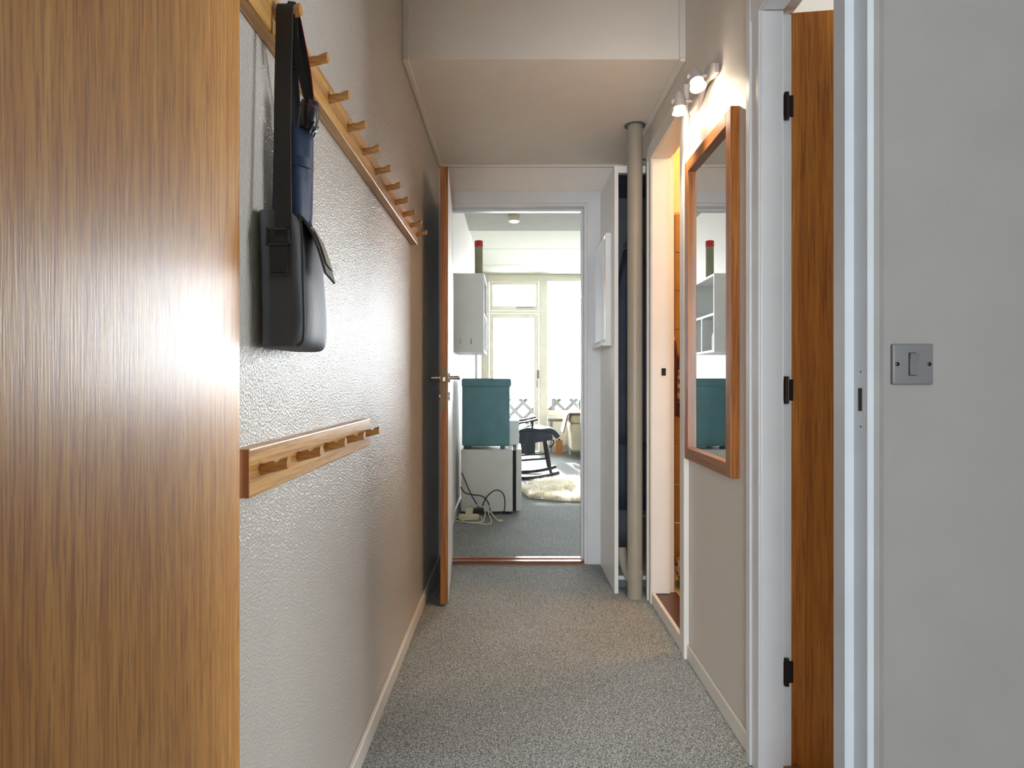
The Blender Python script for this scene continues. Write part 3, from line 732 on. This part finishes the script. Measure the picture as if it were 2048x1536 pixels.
for i in range(6):
    s = i / 5; ring = []
    for j in range(20):
        a = 2 * math.pi * j / 20; r = 0.122 * math.cos(s * 1.35) + 0.008
        ring.append((0.93 + r * math.cos(a) * (1 + 0.1 * math.sin(a * 4 + s * 6)), 3.05 + r * math.sin(a), 0.11 + 0.10 * s + 0.012 * math.sin(a * 5)))
    rgs.append(ring)
obj('laundry', loft(rgs), 'dapple', t, smooth=2)
t = thing('bathroom_lamp', (1.35, 2.7, 2.35), 'round warm ceiling globe in the bathroom', 'lamp')
obj('globe', lathe([(0.02, 0), (0.07, 0.012), (0.10, 0.045), (0.11, 0.08), (0.10, 0.115), (0.075, 0.13)], (1.35, 2.7, 2.35), (0, 0, 1), 24), 'bathglobe', t, smooth=True)
obj('base', lathe([(0.08, 0), (0.08, 0.02)], (1.35, 2.7, 2.48), (0, 0, 1), 24), 'white', t)
ld = bpy.data.lights.new('bath_lamp', 'POINT'); lo = bpy.data.objects.new('bath_lamp', ld); COL.objects.link(lo)
ld.energy = 13; ld.color = (1.0, 0.62, 0.30); ld.shadow_soft_size = 0.10; lo.location = (1.35, 2.7, 2.28)

# ================================================================== LIVING ROOM
# window wall: frame, balcony door, top light, window
YW = 9.25
bm = box(2.3, 3.5, YW, YW + 0.1, 0, 2.66); abox(bm, 0.53, 2.3, YW, YW + 0.1, 0, 0.51); abox(bm, -0.60, -0.445, YW, YW + 0.1, 0, 2.66)
struct('wall_window', bm, 'cream', 'cream wall below and beside the living room window', 'wall')
w1 = structE('window_1', (1.4, YW, 0.51), 'large cream-framed living room window right of the balcony door', 'window')
fb = [(0.400, 0.525, 0.0, 2.62), (0.525, 2.3, 2.525, 2.62), (2.22, 2.3, 0.51, 2.525)]
for x0, x1, z0, z1 in fb: obj('frame', box(x0, x1, YW - 0.01, YW + 0.08, z0, z1, bev=0.006), 'cream', w1)
obj('bottom_rail', box(0.525, 2.3, YW - 0.01, YW + 0.08, 0.53, 0.61, bev=0.006), 'cream', w1)
obj('sill', box(0.53, 2.3, YW - 0.16, YW + 0.01, 0.50, 0.53, bev=0.004), 'cream', w1)
for x0, x1 in ((0.525, 2.22),): obj('pane', box(x0, x1, YW + 0.03, YW + 0.036, 0.61, 2.525), 'glass', w1)
w2 = structE('window_2', (0.05, YW, 2.05), 'small tilting top light above the balcony door', 'window')
for x0, x1, z0, z1 in ((-0.445, -0.34, 0.0, 2.62), (-0.34, 0.40, 2.52, 2.62), (-0.34, 0.40, 2.055, 2.09)): obj('frame', box(x0, x1, YW - 0.01, YW + 0.08, z0, z1, bev=0.006), 'cream', w2)
for x0, x1, z0, z1 in ((-0.335, -0.285, 2.095, 2.515), (0.345, 0.395, 2.095, 2.515), (-0.285, 0.345, 2.47, 2.515), (-0.285, 0.345, 2.095, 2.16)): obj('sash', box(x0, x1, YW - 0.022, YW + 0.05, z0, z1, bev=0.005), 'cream', w2)
obj('pane', box(-0.285, 0.345, YW + 0.02, YW + 0.026, 2.16, 2.47), 'glass', w2)
st_ = obj('stay_bar', tube([(0.06, YW - 0.035, 2.135), (0.32, YW - 0.035, 2.14)], 0.006, 8), 'steel', w2)
t = thing('balcony_door', (0.03, YW, 0.02), 'glazed cream balcony door behind the rocking chair', 'door')
for nm, x0, x1, z0, z1 in (('stile', -0.335, -0.275, 0.02, 2.05), ('stile', 0.325, 0.395, 0.02, 2.05), ('top_rail', -0.275, 0.325, 1.985, 2.05), ('bottom_rail', -0.275, 0.325, 0.02, 0.20)):
    obj(nm, box(x0, x1, YW - 0.018, YW + 0.045, z0, z1, bev=0.005), 'cream', t)
obj('pane', box(-0.275, 0.325, YW + 0.01, YW + 0.016, 0.20, 1.985), 'glass', t)
hp = obj('handle_plate', box(0.372, 0.398, YW - 0.03, YW - 0.018, 1.085, 1.215, bev=0.003), 'greypanel', t)
obj('lever', tube(smooth_path([(0.385, YW - 0.03, 1.06), (0.385, YW - 0.06, 1.058), (0.37, YW - 0.065, 1.03), (0.375, YW - 0.06, 0.96)], 4), 0.008, 8), 'steel', t, smooth=True)

# balcony
struct('floor_balcony', box(-0.8, 3.6, 9.35, 10.75, -0.16, -0.06), 'concrete', 'concrete balcony floor outside', 'floor')
struct('sun_block_slab', box(-1.2, 4.0, 9.36, 10.75, 2.85, 3.0), 'concrete', 'unseen concrete slab added above the window to block high sun', 'ceiling')  # out of view, added to stop sun through the top light
t = thing('balcony_railing', (1.0, 10.6, -0.06), 'grey diagonal lattice railing on the balcony outside', 'railing')
obj('top_rail', box(-0.8, 3.6, 10.55, 10.65, 0.755, 0.815, bev=0.006), 'railgreen', t)
obj('bottom_rail', box(-0.8, 3.6, 10.58, 10.62, 0.02, 0.06), 'lattice', t)
for x in (-0.78, 0.7, 2.15, 3.55): obj('post', box(x - 0.03, x + 0.03, 10.575, 10.625, -0.06, 0.76), 'lattice', t)
H = 0.70
for sgn in (1, -1):
    for i in range(17):
        xa = -1.3 + i * 0.285
        p0 = Vector((xa, 10.6 + 0.012 * sgn, 0.055)); p1 = Vector((xa + H, 10.6 + 0.012 * sgn, 0.755))
        if sgn < 0: p0.x, p1.x = p1.x, p0.x
        if min(p0.x, p1.x) < -0.8 or max(p0.x, p1.x) > 3.58: continue
        obj('lattice_slat', ribbon([p0, p1], (0, 1, 0), 0.014, 0.06), 'lattice', t)

# radiator pipe in the corner
tag(obj('riser_pipe', tube([(-0.42, 7.35, 0), (-0.42, 7.35, 2.62)], 0.016, 14), 'white', None, smooth=True), 'thin white riser pipe behind the wall cabinet', 'pipe')
t = thing('radiator', (1.0, 9.17, 0.09), 'cream panel radiator under the living room window', 'radiator')
obj('panel', box(0.60, 2.1, 9.15, 9.185, 0.11, 0.46, bev=0.006), 'cream', t)
obj('pipe', tube([(0.575, 9.165, 0.0), (0.575, 9.165, 0.49)], 0.010, 8), 'pipe', t, smooth=True)
obj('pipe', tube(smooth_path([(0.53, 9.165, 0.475), (0.70, 9.165, 0.475), (0.94, 9.165, 0.475)], 3), 0.009, 8), 'pipe', t, smooth=True)
vl = obj('valve', lathe([(0.014, 0), (0.02, 0.01), (0.02, 0.045), (0.012, 0.055)], (0.92, 9.15, 0.475), (1, 0, 0), 14), 'cream', t, smooth=True)

# downlight
t = thing('ceiling_spot', (0.02, 5.84, 2.535), 'small lit round downlight on the living room ceiling', 'lamp')
obj('housing', lathe([(0.053, 0.05), (0.053, 0.008), (0.048, 0.0), (0.044, 0.0)], (0.02, 5.84, 2.535), (0, 0, 1), 28, caps=True), 'plasticw', t, smooth=True)
obj('bulb', lathe([(0.01, -0.012), (0.03, -0.008), (0.044, 0.001)], (0.02, 5.84, 2.534), (0, 0, 1), 24), 'downbulb', t, smooth=True)

# wall cabinet (open shelves face the room)
t = thing('wall_cabinet', (-0.325, 4.93, 1.255), 'white open-shelved wall cabinet above the dark case', 'cabinet')
cx0, cx1, cy0, cy1, cz0, cz1, th = -0.44, -0.209, 4.66, 5.20, 1.258, 1.845, 0.016
obj('side', box(cx0, cx1, cy0, cy0 + th, cz0, cz1, bev=0.001), 'white', t)
obj('side', box(cx0, cx1, cy1 - th, cy1, cz0, cz1, bev=0.001), 'white', t)
obj('top', box(cx0, cx1, cy0 + th, cy1 - th, cz1 - th, cz1), 'white', t)
obj('bottom', box(cx0, cx1, cy0 + th, cy1 - th, cz0, cz0 + th), 'white', t)
obj('back', box(cx0, cx0 + 0.006, cy0 + th, cy1 - th, cz0 + th, cz1 - th), 'white', t)
obj('shelf', box(cx0 + 0.006, cx1, cy0 + th, cy1 - th, 1.535, 1.551), 'white', t)
obj('divider', box(cx0 + 0.006, cx1, 4.96, 4.974, cz0 + th, 1.535), 'white', t)
for x in (-0.383, -0.305):
    obj('hook', tube(smooth_path([(x, cy0 - 0.001, 1.36), (x, cy0 - 0.006, 1.335), (x + 0.002, cy0 - 0.02, 1.318), (x + 0.003, cy0 - 0.026, 1.335)], 4), 0.004, 8), 'lampgrey', t, smooth=True)
t = thing('bottle', (-0.25, 4.74, cz0 + th), 'white pump bottle in the lower compartment of the wall cabinet', 'bottle')
obj('body', lathe([(0.028, 0), (0.030, 0.005), (0.030, 0.11), (0.022, 0.13), (0.012, 0.135)], (-0.25, 4.74, cz0 + th), (0, 0, 1), 20), 'white', t, smooth=True)
obj('cap', lathe([(0.012, 0.0), (0.012, 0.03), (0.008, 0.032)], (-0.25, 4.74, cz0 + th + 0.135), (0, 0, 1), 16), 'plasticw', t, smooth=True)
t = thing('cardboard_tube', (-0.262, 4.93, cz1), 'olive cardboard tube with red cap standing on the wall cabinet', 'tube')
obj('tube', lathe([(0.031, 0), (0.031, 0.252)], (-0.262, 4.93, cz1), (0, 0, 1), 24), 'tube', t, smooth=True)
obj('cap', lathe([(0.0325, 0.0), (0.0325, 0.046), (0.030, 0.049)], (-0.262, 4.93, cz1 + 0.252), (0, 0, 1), 24), 'red', t, smooth=True)

# small fridge, door facing right
t = thing('mini_fridge', (-0.17, 5.09, 0.0), 'small white refrigerator on the carpet under the dark case', 'refrigerator')
obj('body', box(-0.397, 0.006, 4.86, 5.32, 0.025, 0.507, bev=0.006), 'fridge', t)
obj('gasket', box(0.006, 0.030, 4.867, 5.313, 0.035, 0.50), 'dark', t)
dr = obj('door', box(0.030, 0.074, 4.855, 5.325, 0.030, 0.510, bev=0.008), 'fridge', t)
for x, y in ((-0.36, 4.90), (-0.36, 5.28), (-0.03, 4.90), (-0.03, 5.28)):
    obj('foot', lathe([(0.018, 0), (0.018, 0.026)], (x, y, 0), (0, 0, 1), 12), 'blackplastic', t)
# dark case on the fridge
t = thing('storage_case', (-0.20, 5.09, 0.507), 'dark haze-tinted case with overhanging lid standing on the small refrigerator', 'case')
obj('body', box(-0.392, -0.018, 4.90, 5.30, 0.53, 1.015, bev=0.014, seg=3), 'teal', t, smooth=True)
obj('lid', box(-0.396, -0.006, 4.893, 5.308, 0.992, 1.062, bev=0.016, seg=3), 'teal', t, smooth=True)
for x, y in ((-0.36, 4.93), (-0.36, 5.27), (-0.075, 4.93), (-0.075, 5.27)):
    obj('foot', box(x - 0.018, x + 0.018, y - 0.018, y + 0.018, 0.507, 0.535), 'blackplastic', t)

tag(obj('white_chest', box(-0.03, 0.062, 5.40, 5.70, 0.0, 0.70, bev=0.008), 'white', None), 'low white chest glimpsed behind the dark case', 'chest')

# cables and power strip
yb = 4.80
t = thing('power_strip', (-0.31, 4.72, 0.0), 'ivory power strip lying on the carpet before the refrigerator', 'power strip')
obj('strip', box(-0.40, -0.25, 4.66, 4.72, 0.0, 0.04, bev=0.006), 'plasticw', t)
for x in (-0.37, -0.325, -0.28): obj('socket', lathe([(0.017, 0), (0.017, 0.002)], (x, 4.69, 0.04), (0, 0, 1), 14), 'cablew', t)
obj('plug', box(-0.352, -0.295, 4.70, 4.745, 0.04, 0.085, bev=0.006), 'plasticw', t)
obj('plug', box(-0.29, -0.215, 4.73, 4.78, 0.035, 0.075, bev=0.006), 'blackplastic', t)
def cable(name, pts, r, mat, label, group):
    tag(obj(name, tube(smooth_path(pts, 7), r, 8), mat, None, smooth=True), label, 'cable', group)
g = 'cables by the refrigerator'
cable('power_cable', [(-0.39, 4.85, 0.33), (-0.36, 4.845, 0.26), (-0.33, 4.84, 0.19), (-0.31, 4.835, 0.15), (-0.27, 4.81, 0.09), (-0.245, 4.77, 0.06)], 0.0045, 'cableb', 'black cable dropping steeply across the refrigerator side', g)
cable('power_cable', [(-0.40, 4.85, 0.22), (-0.365, 4.845, 0.175), (-0.30, 4.84, 0.16), (-0.235, 4.84, 0.15), (-0.19, 4.835, 0.11), (-0.17, 4.82, 0.05), (-0.17, 4.80, 0.01)], 0.0045, 'cableb', 'black cable sagging sideways across the refrigerator side', g)
cable('power_cable', [(-0.235, 4.78, 0.06), (-0.20, 4.82, 0.14), (-0.13, 4.84, 0.195), (-0.07, 4.84, 0.17), (-0.055, 4.84, 0.09), (-0.065, 4.845, 0.01)], 0.0045, 'cableb', 'black cable arching in a loop to the floor', g)
cable('extension_lead', [(-0.40, 4.69, 0.02), (-0.43, 4.66, 0.012), (-0.40, 4.61, 0.006), (-0.33, 4.58, 0.006), (-0.25, 4.58, 0.006), (-0.22, 4.62, 0.012), (-0.24, 4.66, 0.03), (-0.30, 4.63, 0.02), (-0.37, 4.60, 0.014), (-0.30, 4.555, 0.006), (-0.22, 4.57, 0.006), (-0.20, 4.66, 0.05), (-0.205, 4.76, 0.09)], 0.0045, 'cablew', 'white lead coiled in loops round the power strip', g)
cable('extension_lead', [(-0.265, 4.74, 0.10), (-0.21, 4.72, 0.085), (-0.16, 4.69, 0.055), (-0.115, 4.64, 0.015), (-0.09, 4.62, 0.006), (-0.07, 4.64, 0.006), (-0.085, 4.655, 0.006), (-0.105, 4.64, 0.006)], 0.0045, 'cablew', 'white lead ending in a small knot on the carpet', g)
cable('extension_lead', [(-0.26, 4.56, 0.005), (-0.20, 4.515, 0.005), (-0.155, 4.54, 0.005), (-0.155, 4.62, 0.02), (-0.18, 4.70, 0.06), (-0.17, 4.78, 0.09)], 0.0045, 'cablew', 'white lead bulging forward in one wide loop', g)

# rocking chair facing right
t = thing('rocking_chair', (0.15, 6.85, 0.0), 'black spindle rocking chair facing right beside the refrigerator', 'rocking chair')
def arc(y, n=18):
    pts = []
    R = 1.35; c = 0.10
    for i in range(n + 1):
        x = -0.36 + 0.86 * i / n; pts.append((x, y, 0.018 + R - math.sqrt(R * R - (x - c) ** 2)))
    return pts
yn, yf = 6.62, 7.08
for y in (yn, yf): obj('rocker', ribbon(arc(y), (0, 1, 0), 0.028, 0.034), 'chair', t, smooth=True)
def rz(x): return 0.018 + 1.35 - math.sqrt(1.35 ** 2 - (x - 0.10) ** 2)
for y in (yn, yf):
    obj('leg', tube([(0.415, y, rz(0.415)), (0.39, y, 0.2), (0.35, y, 0.44)], 0.016, 10, radii=[0.014, 0.019, 0.015]), 'chair', t, smooth=True)
    obj('leg', tube([(0.02, y, rz(0.02)), (0.03, y, 0.2), (0.08, y, 0.44)], 0.014, 10, radii=[0.012, 0.017, 0.014]), 'chair', t, smooth=True)
    obj('stretcher', tube([(0.03, y, 0.20), (0.39, y, 0.225)], 0.010, 8), 'chair', t, smooth=True)
    obj('arm', ribbon(smooth_path([(-0.06, y, 0.605), (0.06, y, 0.60), (0.17, y, 0.615), (0.27, y, 0.64)], 4), (0, 1, 0), 0.06, 0.02), 'chair', t, smooth=True)
    obj('arm_post', tube([(0.225, y, 0.625), (0.20, y, 0.46)], 0.010, 8), 'chair', t, smooth=True)
    obj('back_post', tube([(0.07, y, 0.44), (-0.06, y, 0.70), (-0.16, y, 0.90)], 0.014, 10), 'chair', t, smooth=True)
obj('stretcher', tube([(0.395, yn, 0.17), (0.395, yf, 0.17)], 0.010, 8), 'chair', t, smooth=True)
obj('seat', box(0.05, 0.43, yn - 0.03, yf + 0.03, 0.435, 0.465, bev=0.01), 'chair', t)
obj('crest_rail', box(-0.185, -0.15, yn - 0.02, yf + 0.02, 0.87, 0.93, bev=0.01), 'chair', t)
for i in range(5):
    y = yn + (yf - yn) * (i + 1) / 6
    obj('spindle', tube([(0.06, y, 0.465), (-0.16, y, 0.89)], 0.007, 8), 'chair', t, smooth=True)
# dark throw over the seat and near side
t = thing('draped_jacket', (0.25, 6.8, 0.28), 'dark slate jacket thrown over the rocking chair seat', 'jacket')
grid = []
for i in range(15):
    s = i / 14; row = []
    for j in range(9):
        w = j / 8
        x = 0.07 + 0.42 * s; y = 6.57 + 0.50 * w
        z = 0.500 + 0.03 * math.sin(3.1 * s) + 0.012 * math.sin(9 * s + 5 * w) - (0.055 * max(0, (s - 0.8) / 0.2) ** 1.5)
        row.append((x, y, z))
    grid.append(row)
obj('body', sheet(grid, 0.045), 'coat', t, smooth=True)
grid = []
for i in range(9):
    s = i / 8; row = []
    for j in range(9):
        w = j / 8
        x = 0.085 + 0.155 * s; z = 0.51 - 0.235 * w * (1 - 0.04 * math.sin(9 * s)); y = 6.565 - 0.012 * math.sin(6 * s + 2 * w)
        row.append((x, y, z))
    grid.append(row)
obj('sleeve', sheet(grid, 0.03), 'coat', t, smooth=True)
grid = [[(0.22 + 0.19 * i / 6, 6.562 - 0.008 * math.sin(i), 0.51 - (0.115 - 0.03 * i / 6) * j / 4) for j in range(5)] for i in range(7)]
obj('hem', sheet(grid, 0.025), 'coat', t, smooth=True)
obj('strap', tube(smooth_path([(0.40, 6.57, 0.44), (0.44, 6.57, 0.41), (0.425, 6.57, 0.37), (0.405, 6.57, 0.345), (0.40, 6.57, 0.37)], 4), 0.008, 8), 'coat', t, smooth=True)

# sheepskin
def rug_edge(a):
    c, sn = math.cos(a), math.sin(a); e = 0.55
    u = math.copysign(abs(c) ** e, c); w = math.copysign(abs(sn) ** e, sn)
    x = 0.74 + 0.66 * u * (1 + 0.05 * math.sin(5 * a)); y = 6.02 + 0.60 * w * (1 + 0.05 * math.sin(7 * a + 1))
    if u < 0: x += 0.30 * max(0.0, w) * (-u)          # far left corner cut away
    return x, y
def rug_h(x, y, r):
    n_ = noise.noise(Vector((x * 11, y * 11, 0.3))) + 0.6 * noise.noise(Vector((x * 27, y * 27, 4)))
    return max(0.003, 0.004 + (0.040 + 0.016 * n_) * max(0.0, 1 - r ** 8) ** 0.5)
bm = B(); NU, NV = 72, 30; V = {}
for i in range(NU + 1):
    ex, ey = rug_edge(2 * math.pi * i / NU)
    for j in range(NV + 1):
        r = j / NV; x = 0.74 + (ex - 0.74) * r; y = 6.02 + (ey - 6.02) * r
        V[i, j] = bm.verts.new((x, y, rug_h(x, y, r)))
for i in range(NU):
    for j in range(NV):
        bm.faces.new((V[i, j], V[i, j + 1], V[i + 1, j + 1], V[i + 1, j]))
bmesh.ops.remove_doubles(bm, verts=bm.verts[:], dist=0.0005)
rug = tag(obj('sheepskin_rug', bm, 'fleece', None, smooth=2), 'shaggy cream sheepskin rug on the living room carpet', 'rug')
vs, fs = [], []; rr = random.Random(3); O = WL[rug.name]
for i in range(15000):
    a = rr.uniform(0, 2 * math.pi); r = math.sqrt(rr.random()); ex, ey = rug_edge(a)
    if rr.random() < 0.12: r = rr.uniform(0.96, 1.0)
    x = 0.74 + (ex - 0.74) * r; y = 6.02 + (ey - 6.02) * r; z = rug_h(x, y, r) - 0.006
    d = Vector((0.5 * noise.noise(Vector((x * 9, y * 9, 7))) + rr.uniform(-.5, .5) + 0.7 * (ex - 0.74) * r, noise.noise(Vector((x * 9, y * 9, 19))) + rr.uniform(-.5, .5) - 0.2 + 0.5 * (ey - 6.02) * r, 0.75)).normalized()
    L_ = rr.uniform(0.022, 0.045); w_ = Vector((d.y, -d.x, 0)); w_ = (w_.normalized() if w_.length > 1e-3 else Vector((1, 0, 0))) * 0.0032
    p = Vector((x, y, z)) - O; tip = p + d * L_; tip.z = max(tip.z, 0.004); n0 = len(vs)
    vs += [p - w_, p + w_, p + d * L_ * 0.6 + w_ * 0.8, p + d * L_ * 0.6 - w_ * 0.8, tip]
    fs += [(n0, n0 + 1, n0 + 2, n0 + 3), (n0 + 3, n0 + 2, n0 + 4)]
me = bpy.data.meshes.new('fur'); me.from_pydata([tuple(v) for v in vs], [], fs); me.materials.append(M['wool'])
fur = bpy.data.objects.new('fur', me); COL.objects.link(fur); fur.parent = rug; fur['kind'] = 'stuff'

# wooden lantern box
t = thing('wooden_box', (0.675, 9.0, 0.0), 'small upright orange-brown wooden box under the window', 'box')
obj('body', box(0.632, 0.725, 8.95, 9.04, 0.0, 0.20, bev=0.003), 'boxwood', t)
obj('knob', lathe([(0.012, 0), (0.016, 0.012), (0.008, 0.022)], (0.678, 8.995, 0.20), (0, 0, 1), 14), 'darkmetal', t, smooth=True)

# armchair end with throw
t = thing('sofa', (1.2, 8.6, 0.0), 'beige upholstered sofa end at the right side of the doorway view', 'sofa')
obj('arm', box(0.785, 0.945, 8.25, 8.98, 0.125, 0.485, bev=0.03, seg=3), 'sofa', t, smooth=True)
obj('base', box(0.93, 1.9, 8.26, 8.98, 0.125, 0.32, bev=0.02, seg=3), 'sofa', t, smooth=True)
obj('seat_cushion', box(0.945, 1.9, 8.22, 8.86, 0.32, 0.47, bev=0.04, seg=3), 'sofa', t, smooth=True)
obj('arm_pad', box(0.775, 0.975, 8.24, 8.98, 0.485, 0.605, bev=0.045, seg=3), 'sofa', t, smooth=True)
obj('backrest', box(0.945, 1.9, 8.84, 9.0, 0.32, 0.80, bev=0.05, seg=3), 'sofa', t, smooth=True)
obj('arm', box(1.9, 2.06, 8.25, 8.98, 0.125, 0.485, bev=0.03, seg=3), 'sofa', t, smooth=True)
obj('arm_pad', box(1.87, 2.07, 8.24, 8.98, 0.485, 0.605, bev=0.045, seg=3), 'sofa', t, smooth=True)
for x, y in ((0.93, 8.30), (0.83, 8.92), (1.82, 8.30), (1.82, 8.92)):
    obj('leg', tube([(x, y, 0.13), (x, y, 0.0)], 0.018, 12), 'white', t, smooth=True)
grid = []
for i in range(13):
    s = i / 12; row = []
    for j in range(7):
        w = j / 6
        y = 8.235 + 0.42 * w
        if s < 0.55: x = 0.98 - 0.24 * s / 0.55; z = 0.622 + 0.006 * math.sin(8 * w)
        else:
            u = (s - 0.55) / 0.45; x = 0.74 - 0.06 * u; z = 0.615 - 0.25 * u + 0.01 * math.sin(9 * w)
        row.append((x, y, z))
    grid.append(row)
tag(obj('throw_blanket', sheet(grid, 0.02), 'throw', None, smooth=True), 'striped grey and cream throw draped over the sofa arm', 'blanket')
t = thing('knitted_cushion', (0.99, 8.5, 0.634), 'teal knitted cushion with tan top on the sofa arm', 'cushion')
bm = B(); bmesh.ops.create_uvsphere(bm, u_segments=20, v_segments=14, radius=1.0)
for v in bm.verts: v.co = Vector((0.985 + v.co.x * 0.082, 8.47 + v.co.y * 0.06, 0.735 + v.co.z * 0.10))
obj('cushion', bm, 'tealcloth', t, smooth=True)
bm = B(); bmesh.ops.create_uvsphere(bm, u_segments=18, v_segments=12, radius=1.0)
for v in bm.verts: v.co = Vector((0.985 + v.co.x * 0.055, 8.46 + v.co.y * 0.05, 0.815 + v.co.z * 0.038))
obj('tan_top', bm, 'tan', t, smooth=True)
